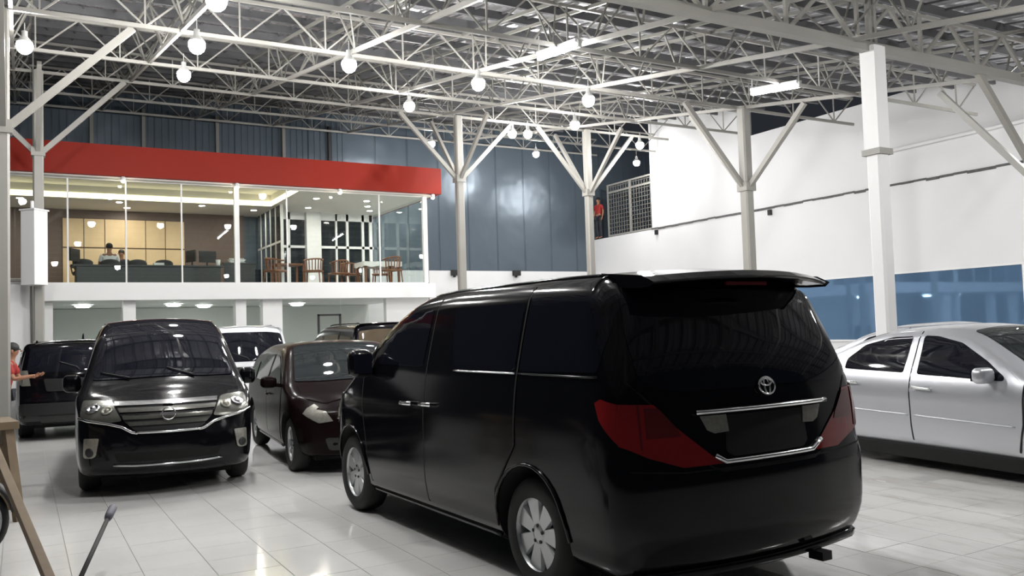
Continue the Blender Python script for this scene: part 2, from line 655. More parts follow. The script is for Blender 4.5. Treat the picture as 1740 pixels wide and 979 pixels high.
# rough dark joint between the two lifts of wall
jb = MB()
for a, b in ((-4, 13.0), (13.02, 19.5), (19.52, 24.3)):
    n = int((b - a) / .35)
    for k in range(n):
        y0 = a + (b - a) * k / n
        y1 = a + (b - a) * (k + 1) / n
        j = random.uniform(-.02, .02)
        jb.box(XW - .025, XW + .05, y0, y1, 4.985 + j, 5.045 + j * .4)
struct('wall_joint', jb, M_groove, None, wall_right)
for y in (24.0, 18.6):
    o = MB().box(XW - .08, XW, y - .06, y + .06, 4.78, 4.95).obj('wall_socket', M_black)
    tag(o, 'small black fitting on the white wall under the joint ' + ('near the mesh window' if y > 20 else 'beside the braced column'), 'fitting')
# conduit along the wall
o = MB().tube([(XW - .06, 14.45, 5.93), (XW - .06, 8, 5.96), (XW - .06, 0, 6.0)], .05, 10).obj('conduit_pipe', M_white2)
tag(o, 'white pipe running along the top of the white wall', 'pipe')

for k, (y0, y1) in enumerate(((11.1, 14.62), (14.85, 18.4))):
    w = struct('window_%d' % (k + 1), MB().box(XW - .02, XW + .02, y0, y1, .95, 2.66), M_blue_pane, 'wide blue mirror-film window in the white wall')
    fb = MB()
    fb.box(XW - .05, XW, y0 - .05, y0, .9, 2.71)
    fb.box(XW - .05, XW, y1, y1 + .05, .9, 2.71)
    fb.box(XW - .05, XW, y0, y1, 2.66, 2.71)
    fb.box(XW - .05, XW, y0, y1, .9, .95)
    struct('window_frame', fb, M_white2, None, w)

# mesh window high in the corner
cage = thing('wire_cage_window', 'tall wire mesh screen in the high gap beside the upper white panel', 'screen', (XW + .2, 24.3, 5.03))
fb = MB()
H0, H1, LY = 0.05, 2.05, 2.9
for yy in (0.04, 1.45, 2.86):
    fb.box(-.03, .03, yy - .03, yy + .03, H0, H1)
for zz in (H0, H1, 1.75):
    fb.box(-.025, .025, 0, LY, zz - .03, zz + .03)
fb.obj('screen_frame', M_steel, cage)
wb = MB()
k = 0
yy = .1
while yy < LY:
    wb.box(-.008, .008, yy - .008, yy + .008, H0, H1)
    yy += .16
zz = .2
while zz < H1:
    wb.box(-.008, .008, 0, LY, zz - .008, zz + .008)
    zz += .16
tag(wb.obj('wire_mesh', M_steel_dim, cage), kind='stuff')

wall_back = struct('wall_back', MB().box(9.6, XW + 3, YB - .1, YB + .2, 0, 3.72), M_white, 'low white wall under blue-grey sheet metal')
bp = MB()
panel_w = 1.2
k = 0
x = -6.0
while x < XW + 3:
    # each cladding sheet: flat tray with a proud lap edge
    pm = MB().box(0, panel_w - .015, -.03, 0, 3.72, 9.4)
    if x < 9.0:
        for q in range(6):
            pm.box(q * .2 + .02, q * .2 + .08, -.05, -.03, 3.72, 9.4)
    else:
        pm.box(panel_w - .05, panel_w - .02, -.045, -.03, 3.72, 9.4)
    o = pm.obj('cladding_sheet', M_sheet, wall_back)
    o.location = (x, YB, 0)
    x += panel_w
for X in (-1.2, 1.85, 3.28, 5.45, 7.56, 9.12):
    o = MB().box(X - .05, X + .05, YB - .16, YB - .05, 5.5, 8.6).obj('cladding_rail', M_steel_dim if X < 9 else M_black, wall_back)
for X, lb in ((13.68, 'small black floodlight on the low white wall beside the fascia column'), (16.27, 'small black floodlight on the low white wall under the blue sheets')):
    t = thing('floodlight', lb, 'floodlight', (X, YB - .2, 3.62), 0, 'floodlights on the back wall')
    MB().box(-.14, .14, -.1, .1, -.08, .12).obj('housing', M_black, t, .02)
    MB().box(-.03, .03, .0, .12, -.14, -.08).obj('bracket', M_black, t)
o = MB().tube([(10.55, 23.4, 0), (10.55, 23.4, 5.9), (10.5, 23.7, 6.4)], .09, 10).obj('downpipe', M_steel_dim)
tag(o, 'grey downpipe beside the glass end of the office', 'pipe')

# white partition and box at the left columns
struct('wall_left', MB().box(-5, .2, 20.25, 20.45, 0, 2.8).box(-5, .26, 20.2, 20.5, 2.8, 2.9), M_white2, 'white partition beside the columns')
o = MB().tube([(-.6, 20.16, 2.86), (.1, 20.16, 2.86), (.2, 20.16, 2.75), (.22, 20.16, 0.0)], .03, 8).obj('conduit_pipe', M_steel)
tag(o, 'grey conduit bent over the edge of the white partition', 'pipe')
t = thing('column_box', 'tall white metal box fixed to the column before the office', 'cabinet', (.25, 19.62, 2.72), radians(45))
MB().box(-.17, .17, -.17, .17, 0, 1.5).obj('box_body', M_white2, t, .01)
MB().box(-.19, .19, -.19, .19, 1.5, 1.53).obj('box_lid', M_white2, t)
MB().tube([(-.05, 0, 1.53), (-.05, 0, 1.7)], .035, 8).obj('top_pipe', M_white2, t)

# ------------------------------------------------------------------ office block
slab = struct('office_slab', MB().box(-5, 10.2, 22.0, 28, 2.51, 2.9), M_white2, 'white edge of the upper office floor')
fl = struct('office_floor', MB().box(-5, 10.15, 22.5, 27.9, 2.9, 2.92), M_carpet, None, slab)
fascia = struct('trim_1', MB().box(-5, 10.44, 21.95, 22.1, 5.45, 6.18).box(10.29, 10.44, 22.1, 27.9, 5.45, 6.18), M_red, 'red fascia band over the office glass')
# ceiling of the office with recessed cove
oc = MB()
CZ = 5.42
RX0, RX1, RY0, RY1 = -4.0, 6.5, 22.5, 25.5
oc.box(-5, 10.3, 22.1, RY0, CZ, CZ + .04)
oc.box(-5, 10.3, RY1, 28, CZ, CZ + .04)
oc.box(-5, RX0, RY0, RY1, CZ, CZ + .04)
oc.box(RX1, 10.3, RY0, RY1, CZ, CZ + .04)
oc.box(RX0, RX1, RY0, RY1, CZ + .34, CZ + .38)
oc.box(RX0, RX1, RY1, RY1 + .04, CZ + .04, CZ + .38)
oc.box(RX0, RX1, RY0 - .04, RY0, CZ + .04, CZ + .38)
oc.box(RX1, RX1 + .04, RY0 - .04, RY1 + .04, CZ + .04, CZ + .38)
oc.box(RX0 - .04, RX0, RY0 - .04, RY1 + .04, CZ + .04, CZ + .38)
oceil = struct('office_ceiling', oc, M_ceil, 'white office ceiling with a lit recess')
cv = thing('cove_light', 'warm yellow strip of light in the recess of the office ceiling', 'light')
MB().box(RX0, RX1, RY1 - .02, RY1, CZ + .01, CZ + .14).obj('light_strip', M_cove, cv)
MB().box(RX1 - .02, RX1, RY0, RY1 - .03, CZ + .01, CZ + .14).obj('light_strip', M_cove, cv)
# front glazing
GY = 22.4
mull = [-4.0, -1.6, -.25, .97, 2.22, 3.49, 4.82, 6.12, 8.71, 10.09]
wf = struct('window_3', MB().box(-5, 10.15, GY - .03, GY + .03, 2.9, 2.95).box(-5, 10.15, GY - .03, GY + .03, 5.4, 5.45), M_white2, 'glass front of the upper office')
for a, b in zip(mull[:-1], mull[1:]):
    struct('pane', MB().box(a + .02, b - .02, GY - .006, GY + .006, 2.95, 5.4), M_office_glass, None, wf)
for x in mull:
    w = .06 if x in (4.82, 10.09) else .018
    struct('mullion', MB().box(x - w, x + w, GY - (.06 if w > .05 else .02), GY + (.06 if w > .05 else .02), 2.95, 5.42), M_white2, None, wf)
ws = struct('window_4', MB().box(10.07, 10.13, GY, 26.6, 2.9, 2.95), M_white2, 'glass end of the upper office')
for a, b in ((22.48, 23.8), (23.82, 25.2), (25.22, 26.5)):
    struct('pane', MB().box(10.094, 10.106, a, b, 2.95, 5.42), M_office_glass, None, ws)
# interior walls
struct('wall_office_back', MB().box(-5, 6.2, 27.75, 27.9, 2.92, CZ), M_brown, 'brown back wall of the meeting room')
bk = bpy.data.objects['wall_office_back']
px0, px1 = 1.06, 4.4
nP = 6
for i in range(nP):
    for j in range(2):
        a = px0 + (px1 - px0) * i / nP
        b = px0 + (px1 - px0) * (i + 1) / nP
        z0, z1 = ((3.0, 4.28), (4.32, 5.15))[j]
        o = MB().box(a + .012, b - .012, 27.70, 27.75, z0, z1).obj('wall_panel', M_tan, bk)
MB().box(px0, px1, 27.735, 27.75, 2.95, 5.16).obj('panel_backing', M_tangap, bk)
# window grid at the back of the cafe side
wb_ = struct('window_5', MB().box(6.9, 10.1, 26.62, 26.66, 2.92, CZ), M_dark_pane, 'night-dark windows at the back of the cafe room')
fr = MB()
for x, w in ((7.3, .05), (8.3, .05), (8.85, .03), (9.22, .04), (9.75, .04), (10.02, .05)):
    fr.box(x - w, x + w, 26.55, 26.62, 2.92, CZ)
fr.box(6.9, 10.1, 26.55, 26.62, 4.3, 4.38)
fr.box(6.9, 10.1, 26.55, 26.62, 5.2, CZ)
struct('window_frame', fr, M_white2, None, wb_)
struct('trim_2', MB().box(7.82, 8.28, 26.35, 26.6, 2.92, CZ), M_white2, 'white pillar between the dark windows')
wl_ = struct('window_6', MB().box(6.66, 6.70, 25.0, 27.8, 2.92, CZ), M_dark_pane, 'dark glazed partition running back in the office')
fr = MB()
for y in (25.0, 25.6, 26.2, 26.8, 27.4):
    fr.box(6.64, 6.72, y - .03, y + .03, 2.92, CZ)
fr.box(6.64, 6.72, 25, 27.8, 4.3, 4.36)
struct('window_frame', fr, M_white2, None, wl_)
# ground floor under the office
struct('wall_ground_back', MB().box(-5, 10.2, 27.4, 27.6, 0, 2.5), M_greenwall, 'pale green back wall under the office')
struct('wall_ground_end', MB().box(8.9, 10.2, 22.5, 22.7, 0, 2.51), M_white2, 'white wall at the end of the ground floor')
for k, (x, w) in enumerate(((.5, .15), (2.27, .14), (4.88, .13), (5.68, .25))):
    struct('trim_%d' % (k + 3), MB().box(x - w, x + w, 22.3, 22.6, 0, 2.51), M_white2, 'white pillar under the office floor')
wg = struct('window_7', MB().box(.4, 8.9, 22.58, 22.64, 0, .06), M_white2, 'greenish shopfront glass under the office')
for a, b in ((.66, 2.12), (2.42, 4.74), (5.02, 5.42), (5.94, 7.6), (7.62, 8.88)):
    struct('pane', MB().box(a, b, 22.6, 22.612, .06, 2.51), M_green_glass, None, wg)
struct('door_1', MB().box(6.95, 7.0, 22.55, 22.6, 0, 2.1).box(7.55, 7.6, 22.55, 22.6, 0, 2.1).box(6.95, 7.6, 22.55, 22.6, 2.05, 2.1), M_black, 'thin dark door frame in the shopfront glass')
t = thing('reception_counter', 'dark reception counter behind the greenish glass', 'counter', (6.0, 24.6, 0))
MB().box(-1.2, 2.4, -.3, .3, 0, 1.15).obj('counter_front', M_desk, t)
MB().box(-1.25, 2.45, -.36, .36, 1.15, 1.2).obj('counter_top', M_black, t)


# lamps ------------------------------------------------------------
def bulb(x, y, z, label, mesh=[None, None, None]):
    t = thing('hanging_bulb', label, 'lamp', (x, y, z), 0, 'bare bulbs hanging from the trusses')
    top = min(zc(y) - z, 1.2)
    if mesh[0] is None:
        mesh[0] = MB().lathe([(.001, -.125), (.05, -.115), (.09, -.08), (.112, -.025), (.113, .02), (.104, .05)], 18).mesh('glass_bulb', M_bulb)
        mesh[1] = MB().lathe([(.106, .046), (.108, .05), (.085, .09), (.05, .13), (.042, .15), (.042, .22), (.02, .23), (.001, .23)], 16).mesh('light_blocking_cap', M_socket)  # opaque cap added to keep bulb light off the trusses above
    link('glass_bulb', mesh[0], t)
    link('light_blocking_cap', mesh[1], t)
    MB().tube([(0, 0, .22), (0, 0, max(top, .3))], .008, 6).obj('cord', M_cord, t)
    return t


for x, y, z, lb in [
    (.07, 14.43, 5.99, 'glowing bulb hanging beside the leftmost columns'),
    (2.14, 12.25, 5.62, 'large glowing bulb above another on the same truss, over the front-facing minivan'),
    (2.47, 15.42, 6.12, 'glowing bulb just below another one, over the front-facing minivan'),
    (1.86, 9.45, 5.22, 'glowing bulb cut by the top edge of the picture'),
    (4.35, 12.28, 5.64, 'large glowing bulb alone over the middle of the red fascia'),
    (7.02, 16.19, 6.24, 'glowing bulb at the foot of a truss above the end of the red fascia'),
    (6.65, 12.43, 5.66, 'glowing bulb high over the fascia column, right of the truss joint'),
    (9.04, 12.64, 5.69, 'glowing bulb over the corner column, upper of two'),
    (11.27, 16.34, 6.27, 'glowing bulb over the corner column, lower of two'),
    (11.43, 19.53, 6.76, 'glowing bulb before the blue wall, first of a touching pair'),
    (11.75, 19.25, 6.72, 'glowing bulb before the blue wall, second of a touching pair'),
    (11.48, 24.77, 7.57, 'small glowing bulb far back above the end of the red fascia'),
    (15.59, 25.04, 7.6, 'small glowing bulb hanging before the blue back wall beside the corner column'),
    (15.4, 19.1, 6.69, 'glowing bulb above the mesh window'),
    (19.0, 23.78, 7.3, 'small glowing bulb just above the frame of the mesh window'),
    # unseen bulbs added outside the frame to light the floor and wall
    (3.6, 5.0, 4.7, 'glowing bulb above the van, unseen outside the picture'),
    (8.5, 3.0, 4.5, 'glowing bulb above the silver sedan, unseen outside the picture'),
    (16.4, 8.0, 5.1, 'glowing bulb near the side wall, unseen outside the picture'),
    (1.2, 6.0, 4.75, 'glowing bulb over the front floor, unseen outside the picture'),
    (12.5, 3.5, 4.4, 'glowing bulb near the front end of the side wall, unseen outside the picture'),
]:
    bulb(x, y, z, lb)


def tube_lamp(a, b, label):
    a, b = Vector(a), Vector(b)
    t = thing('tube_lamp', label, 'lamp', (a + b) / 2, 0, 'fluorescent tube lamps')
    a, b = a - t.location, b - t.location
    MB().tube([a, b], .035, 12).obj('fluorescent_tube', M_tube, t)
    mb = MB().bar(a + Vector((0, 0, .07)), b + Vector((0, 0, .07)), .12, .05)
    mb.obj('batten_housing', M_white2, t)
    hb = MB()
    for p in (a, b):
        hb.bar(p + Vector((0, 0, .09)), p + Vector((0, 0, .35)), .015)
        hb.box(p.x - .03, p.x + .03, p.y - .03, p.y + .03, p.z - .03, p.z + .07)
    hb.obj('hanger', M_socket, t)


tube_lamp((6.96, 10.98, 5.70), (6.82, 9.72, 5.50), 'lit fluorescent tube under the truss over the van')
tube_lamp((11.56, 11.05, 5.68), (11.46, 9.9, 5.51), 'lit fluorescent tube over the plain white wall')

for x, lb in ((2.13, 'warm spotlight under the red fascia, nearest the boxed column'), (4.77, 'warm spotlight under the red fascia at the thick glass post'),
              (7.46, 'warm spotlight under the red fascia above the cafe chairs'), (10.2, 'warm spotlight under the end of the red fascia')):
    t = thing('spotlight', lb, 'lamp', (x, 22.02, 5.45), 0, 'spotlights under the red fascia')
    MB().lathe([(.03, 0), (.055, -.02), (.06, -.1), (.05, -.1)], 14).obj('lamp_can', M_white2, t)
    MB().ball((0, 0, -.1), .05, 12, 8).obj('lamp_bulb', M_spot, t)
for x, y, lb in ((7.3, 23.6, 'over the armchair by the white pillar'), (8.8, 23.6, 'over the white-clothed table'), (9.6, 25.5, 'in the far glass corner of the cafe room'), (7.6, 25.4, 'before the white pillar'),
                 (2.4, 25.9, 'over the dark-clothed person'), (4.6, 25.9, 'over the plain brown wall'),
                 (0.0, 25.9, 'behind the leftmost columns'), (6.2, 26.4, 'beside the dark glazed partition'), (2.7, 26.95, 'added to brighten the middle of the tan panels'), (9.2, 24.6, 'beside the glass end')):  # the tan-panel downlight is added only to brighten those panels
    t = thing('downlight', 'round downlight in the office ceiling ' + lb, 'lamp', (x, y, CZ), 0, 'downlights in the office ceiling')
    MB().lathe([(.001, -.012), (.08, -.012), (.085, 0)], 16).obj('diffuser', M_down, t)
    MB().lathe([(.08, -.012), (.105, -.016), (.105, 0)], 16).obj('trim_ring', M_white2, t)
for x, y, lb in ((1.4, 24.6, 'above the black car'), (3.6, 24.6, 'above the roof of the minivan'), (7.2, 25.4, 'above the reception counter'), (4.6, 25.8, 'above the white car')):
    t = thing('ceiling_lamp', 'lit ceiling lamp under the office, ' + lb, 'lamp', (x, y, 2.5), 0, 'lamps under the office floor')
    MB().lathe([(.001, -.07), (.14, -.06), (.2, -.02), (.2, 0)], 18).obj('diffuser', M_down2, t)
    MB().lathe([(.2, -.03), (.23, -.03), (.23, 0)], 18).obj('trim_ring', M_white2, t)


# ------------------------------------------------------------------ cars: a rounded box shaped by profiles, panels laid on its surface
class Curve:
    """monotone piecewise cubic through points"""

    def __init__(s, pts):
        s.x = [p[0] for p in pts]
        s.y = [p[1] for p in pts]
        n = len(pts)
        h = [s.x[i + 1] - s.x[i] for i in range(n - 1)]
        d = [(s.y[i + 1] - s.y[i]) / h[i] for i in range(n - 1)]
        m = [0.0] * n
        m[0], m[-1] = d[0], d[-1]
        for i in range(1, n - 1):
            if d[i - 1] * d[i] <= 0:
                m[i] = 0
            else:
                w1, w2 = 2 * h[i] + h[i - 1], h[i] + 2 * h[i - 1]
                m[i] = (w1 + w2) / (w1 / d[i - 1] + w2 / d[i])
        s.m, s.h = m, h

    def __call__(s, x):
        if x <= s.x[0]:
            return s.y[0]
        if x >= s.x[-1]:
            return s.y[-1]
        i = bisect_right(s.x, x) - 1
        h = s.h[i]
        t = (x - s.x[i]) / h
        return ((1 + 2 * t) * (1 - t) ** 2 * s.y[i] + t * (1 - t) ** 2 * h * s.m[i] + t * t * (3 - 2 * t) * s.y[i + 1] + t * t * (t - 1) * h * s.m[i + 1])


def axis_samples(h, r, n):
    out = [-h + r * (1 - math.tan(a)) if False else -(h - r + r * math.tan(a)) for a in (pi / 4, pi / 6, pi / 12)]
    a, b = -(h - r), h - r
    out += [a + (b - a) * i / n for i in range(n + 1)]
    out += [h - r + r * math.tan(a_) for a_ in (pi / 12, pi / 6, pi / 4)]
    return out


def rounded_box(hx, hy, hz, r, nx, ny, nz):
    X, Y, Z = axis_samples(hx, r, nx), axis_samples(hy, r, ny), axis_samples(hz, r, nz)
    idx, vs, fs = {}, [], []
    I, J, K = len(X) - 1, len(Y) - 1, len(Z) - 1

    def vid(i, j, k):
        key = (i, j, k)
        if key not in idx:
            p = Vector((X[i], Y[j], Z[k]))
            c = Vector((max(-hx + r, min(hx - r, p.x)), max(-hy + r, min(hy - r, p.y)), max(-hz + r, min(hz - r, p.z))))
            d = p - c
            if d.length > 1e-9:
                p = c + d.normalized() * r
            idx[key] = len(vs)
            vs.append(p)
        return idx[key]

    for i in range(I):
        for j in range(J):
            fs.append((vid(i, j, 0), vid(i, j + 1, 0), vid(i + 1, j + 1, 0), vid(i + 1, j, 0)))
            fs.append((vid(i, j, K), vid(i + 1, j, K), vid(i + 1, j + 1, K), vid(i, j + 1, K)))
    for i in range(I):
        for k in range(K):
            fs.append((vid(i, 0, k), vid(i + 1, 0, k), vid(i + 1, 0, k + 1), vid(i, 0, k + 1)))
            fs.append((vid(i, J, k), vid(i, J, k + 1), vid(i + 1, J, k + 1), vid(i + 1, J, k)))
    for j in range(J):
        for k in range(K):
            fs.append((vid(0, j, k), vid(0, j, k + 1), vid(0, j + 1, k + 1), vid(0, j + 1, k)))
            fs.append((vid(I, j, k), vid(I, j + 1, k), vid(I, j + 1, k + 1), vid(I, j, k + 1)))
    return vs, fs


def rbox(mb, c, size, r, n=3, M=None):
    vs, fs = rounded_box(size[0] / 2, size[1] / 2, size[2] / 2, r, n, n, n)
    c = Vector(c)
    vs = [(M @ p if M else p) + c for p in vs]
    return mb.add(vs, fs, True)


def smooth01(t):
    t = max(0.0, min(1.0, t))
    return t * t * (3 - 2 * t)


class Car:
    def __init__(s, name, label, cat, pose, S, paint, group=None):
        s.S = S
        s.paint = paint
        s.root = thing(name, label, cat, (pose[0], pose[1], 0), radians(pose[2]), group)
        s.build_body()

    def build_body(s):
        S = s.S
        L, W, H, zb = S['L'], S['W'], S['H'], S['zb']
        zt, plan, wz, offr, offf = (Curve(S[k]) for k in ('top', 'plan', 'wz', 'offr', 'offf'))
        hz = (H - zb) / 2
        vs, fs = rounded_box(W / 2, L / 2, hz, S.get('r', .1), 14, 64, 26)
        br, bf, crown = S.get('bowr', .1), S.get('bowf', .2), S.get('crown', .04)
        er, ef = S.get('er', .8), S.get('ef', .8)
        out = []
        for p in vs:
            q = p.x / (W / 2)
            y = p.y
            t = (p.z + hz) / (2 * hz)
            top = zt(y) - crown * q * q
            z = zb + t * (top - zb)
            wr = smooth01((-y - (L / 2 - er)) / er)
            wf = smooth01((y - (L / 2 - ef)) / ef)
            y2 = y + wr * (offr(z) + br * q * q) - wf * (offf(z) + bf * q * q)
            x = q * plan(y) * wz(z)
            out.append(Vector((x, y2, z)))
        s.v, s.f = out, fs
        s.bvh = BVHTree.FromPolygons(out, fs)
        # vertex normals
        nm = [Vector() for _ in out]
        for f in fs:
            a, b, c, d = (out[i] for i in f)
            n = (c - a).cross(d - b)
            for i in f:
                nm[i] += n
        s.n = [v.normalized() for v in nm]
        mb = MB().add(out, fs, True)
        body = mb.obj('body', [s.paint, M_well], s.root)
        # wheel arches
        cut = MB()
        cut.cur = 1
        for ay in S['axles']:
            for sd in (-1, 1):
                M = Matrix.Translation((sd * (W / 2 + .1), ay, S['wr'] + .02)) @ Matrix.Rotation(-sd * pi / 2, 4, 'Y')
                cut.lathe([(.001, 0), (S['arch'], 0), (S['arch'], .46), (.001, .46)], 40, M, False)
        cm = cut.mesh('cut', [s.paint, M_well])
        co = bpy.data.objects.new('cut', cm)
        COL.objects.link(co)
        co.matrix_world = Matrix.Translation(s.root.location) @ Matrix.Rotation(s.root.rotation_euler.z, 4, 'Z')
        md = body.modifiers.new('arch', 'BOOLEAN')
        md.operation = 'DIFFERENCE'
        md.solver = 'EXACT'
        md.object = co
        bpy.context.view_layer.update()
        dg = bpy.context.evaluated_depsgraph_get()
        me = bpy.data.meshes.new_from_object(body.evaluated_get(dg))
        body.modifiers.clear()
        old = body.data
        body.data = me
        bpy.data.meshes.remove(old)
        bpy.data.objects.remove(co)
        bpy.data.meshes.remove(cm)
        me.polygons.foreach_set('use_smooth', [True] * len(me.polygons))
        me.set_sharp_from_angle(angle=radians(40))
        me.name = 'body'
        s.body = body

    DIRS = {'L': (Vector((-6, 0, 0)), Vector((1, 0, 0)), lambda a, b: Vector((0, a, b))),
            'R': (Vector((6, 0, 0)), Vector((-1, 0, 0)), lambda a, b: Vector((0, a, b))),
            'B': (Vector((0, -6, 0)), Vector((0, 1, 0)), lambda a, b: Vector((a, 0, b))),
            'F': (Vector((0, 6, 0)), Vector((0, -1, 0)), lambda a, b: Vector((a, 0, b))),
            'T': (Vector((0, 0, 6)), Vector((0, 0, -1)), lambda a, b: Vector((a, b, 0)))}

    def hit(s, side, a, b):
        o, d, f = s.DIRS[side]
        p = f(a, b)
        loc, n, i, dist = s.bvh.ray_cast(o + p, d)
        if loc is None:
            # past the outline: the nearest surface point at mid depth
            loc, n, i, dist = s.bvh.find_nearest(p + o * (s.S['W'] / 2 / 6 if side in 'LR' else s.S['L'] / 2 / 6))
        fv = [s.v[k] for k in s.f[i]]
        w = poly_3d_calc(fv, loc)
        nn = Vector()
        for k, ww in zip(s.f[i], w):
            nn += s.n[k] * ww
        nn = nn.normalized()
        if nn.dot(d) > 0:
            nn = -nn
        return loc, nn

    def corner(s, sgn, end, z):
        """|x| and y of the vertical body corner at height z"""
        best = max((p for p in s.v if abs(p.z - z) < .04), key=lambda p: sgn * p.x + end * p.y)
        return abs(best.x), best.y

    def patch_into(s, mb, nrm, poly, side, off, thick, h):
        n = len(poly)
        pts = []
        for i in range(n):
            a, b = Vector(poly[i]), Vector(poly[(i + 1) % n])
            k = max(1, int((b - a).length / h + .5))
            for j in range(k):
                pts.append(a + (b - a) * j / k)
        nb = len(pts)
        # interior grid
        xs = [p.x for p in pts]
        ys = [p.y for p in pts]
        gx = min(xs) + h * .5
        while gx < max(xs):
            gy = min(ys) + h * .5
            while gy < max(ys):
                ins = False
                dm = 9
                for i in range(nb):
                    p, q = pts[i], pts[(i + 1) % nb]
                    if (p.y > gy) != (q.y > gy) and gx < (q.x - p.x) * (gy - p.y) / (q.y - p.y) + p.x:
                        ins = not ins
                    dd = abs(p.x - gx) + abs(p.y - gy)
                    if dd < dm:
                        dm = dd
                if ins and dm > h * .45:
                    pts.append(Vector((gx, gy)))
                gy += h
            gx += h
        res = delaunay_2d_cdt(pts, [], [list(range(nb))], 1, 1e-6)
        vco, faces, orig = res[0], res[2], res[3]
        b_of = {}
        for i, lst in enumerate(orig):
            for q in lst:
                if q < nb:
                    b_of[q] = i
        V, N = [], []
        for c in vco:
            loc, nn = s.hit(side, c.x, c.y)
            V.append(loc + nn * off)
            N.append(nn)
        F = []
        for f in faces:
            a, b, c = (V[f[0]], V[f[1]], V[f[2]])
            F.append(tuple(f) if (b - a).cross(c - a).dot(N[f[0]]) > 0 else tuple(reversed(f)))
        base = len(V)
        ring = [b_of.get(i) for i in range(nb)]
        ring = [r for r in ring if r is not None]
        for r in ring:
            V.append(V[r] - N[r] * thick)
            N.append(N[r])
        m = len(ring)
        for i in range(m):
            j = (i + 1) % m
            q = (ring[i], ring[j], base + j, base + i)
            F.append(q)
        mb.add(V, F, True)
        nrm += N

    def patch(s, name, poly, side, m, parent=None, off=.004, thick=None, h=.07):
        """poly may be a list of (poly, side) pairs for a part that wraps a corner"""
        mb, nrm = MB(), []
        jobs = poly if side is None else [(poly, side)]
        for p, sd in jobs:
            s.patch_into(mb, nrm, p, sd, off, thick if thick is not None else off + .006, h)
        me = mb.mesh(name, m)
        me.normals_split_custom_set_from_vertices(nrm)
        return link(name, me, parent or s.root)

    def seam(s, name, line, side, w=.009, parent=None, m=None, off=.0055, h=.08):
        pts = [Vector(p) for p in line]
        lft, rgt = [], []
        for i, p in enumerate(pts):
            d = (pts[min(i + 1, len(pts) - 1)] - pts[max(i - 1, 0)]).normalized()
            nrm = Vector((-d.y, d.x))
            lft.append(p + nrm * w / 2)
            rgt.append(p - nrm * w / 2)
        return s.patch(name, lft + rgt[::-1], side, m or M_gap, parent, off, off + .002, h)

    def strip(s, name, line, side, r, m, parent=None, off=.01, n=6, step=.05, flat=False):
        """a moulding laid along the surface"""
        P = []
        for i in range(len(line) - 1):
            a, b = Vector(line[i]), Vector(line[i + 1])
            k = max(1, int((b - a).length / step))
            for j in range(k):
                P.append(a + (b - a) * j / k)
        P.append(Vector(line[-1]))
        pts = []
        for p in P:
            loc, nn = s.hit(side, p.x, p.y)
            pts.append(loc + nn * off)
        return MB().tube(pts, r, n).obj(name, m, parent or s.root)

    def wheels(s, rim='seven', hw=None, tyre_w=.21, rr=.225, alloy=None):
        S = s.S
        R = S['wr']
        alloy = alloy or M_alloy
        proto = None
        for ay in S['axles']:
            for sd in (-1, 1):
                x = sd * ((hw or S['W'] / 2) - .03 - tyre_w / 2)
                M = Matrix.Rotation(sd * pi / 2, 4, 'Y')
                w = tyre_w / 2
                tm = MB()
                tm.lathe([(rr - .01, -w + .01), (rr + .02, -w), (R - .045, -w - .004), (R - .012, -w + .02), (R, -w + .05), (R, w - .05), (R - .012, w - .02), (R - .045, w + .004),
                          (rr + .02, w), (rr - .01, w - .01)], 40, M)
                if sd < 0 and proto:
                    pass
                wo = tm.obj('wheel', M_rubber, s.root)
                wo.location = (x, ay, R)
                rb = MB()
                rb.lathe([(rr - .012, -w + .02), (rr - .012, w - .05), (rr - .005, w - .012), (rr + .008, w - .004), (rr + .008, w - .016)], 40, M)
                f = w - .02
                rb.lathe([(.001, f - .005), (.03, f - .005), (.06, f - .012), (.075, f - .03), (.075, 0)], 24, M)
                n = {'seven': 7, 'five': 5, 'six': 6, 'ten': 10}[rim]
                for k in range(n):
                    A = 2 * pi * k / n + .25
                    ww = {7: (.036, .072), 5: (.036, .05), 6: (.036, .06), 10: (.016, .02)}[n]
                    Mr = M @ Matrix.Rotation(A, 4, 'Z')
                    a, b = .05, rr - .004
                    rb.prism([(a, -ww[0]), (b, -ww[1]), (b, ww[1]), (a, ww[0])], f - .035, f - .012, Mr, [(a, -ww[0] * .8), (b, -ww[1] * .88), (b, ww[1] * .88), (a, ww[0] * .8)])
                rb.obj('rim', alloy, wo)
                db = MB()
                db.lathe([(.001, f - .07), (rr - .013, f - .07)], 32, M, False)
                db.obj('brake_disc', M_alloy_dark, wo)
                nb = MB()
                for k in range(5):
                    A = 2 * pi * k / 5
                    nb.lathe([(.001, f - .004), (.011, f - .004), (.011, f - .02)], 8, M @ Matrix.Translation((.05 * cos(A), .05 * sin(A), 0)))
                nb.obj('lug_nuts', M_alloy_dark, wo)

    def mirror(s, y, z, x, size=(.22, .1, .16), m=None, glass_front=False, parent=None):
        for sd in (-1, 1):
            mb = MB()
            rbox(mb, (sd * (x + size[0] / 2), y, z), size, min(size) * .42, 3)
            mb.bar((sd * (x - .09), y + .02, z - size[2] * .35), (sd * (x + .03), y, z - size[2] * .25), .05, .04)
            o = mb.obj('door_mirror', m or s.paint, parent or s.root)
            g = MB()
            yy = y - size[1] / 2 - .001
            g.box(sd * (x + size[0] / 2) - size[0] * .38, sd * (x + size[0] / 2) + size[0] * .38, yy - .004, yy + .02, z - size[2] * .34, z + size[2] * .34)
            g.obj('mirror_glass', M_tint, o)

    def underbody(s):
        S = s.S
        b = MB().box(-S['W'] / 2 + .25, S['W'] / 2 - .25, -S['L'] / 2 + .35, S['L'] / 2 - .4, S['zb'] - .05, S['zb'] + .2)
        b.obj('underbody', M_well, s.root)


def flip(p):
    return [(-a, b) for a, b in p]


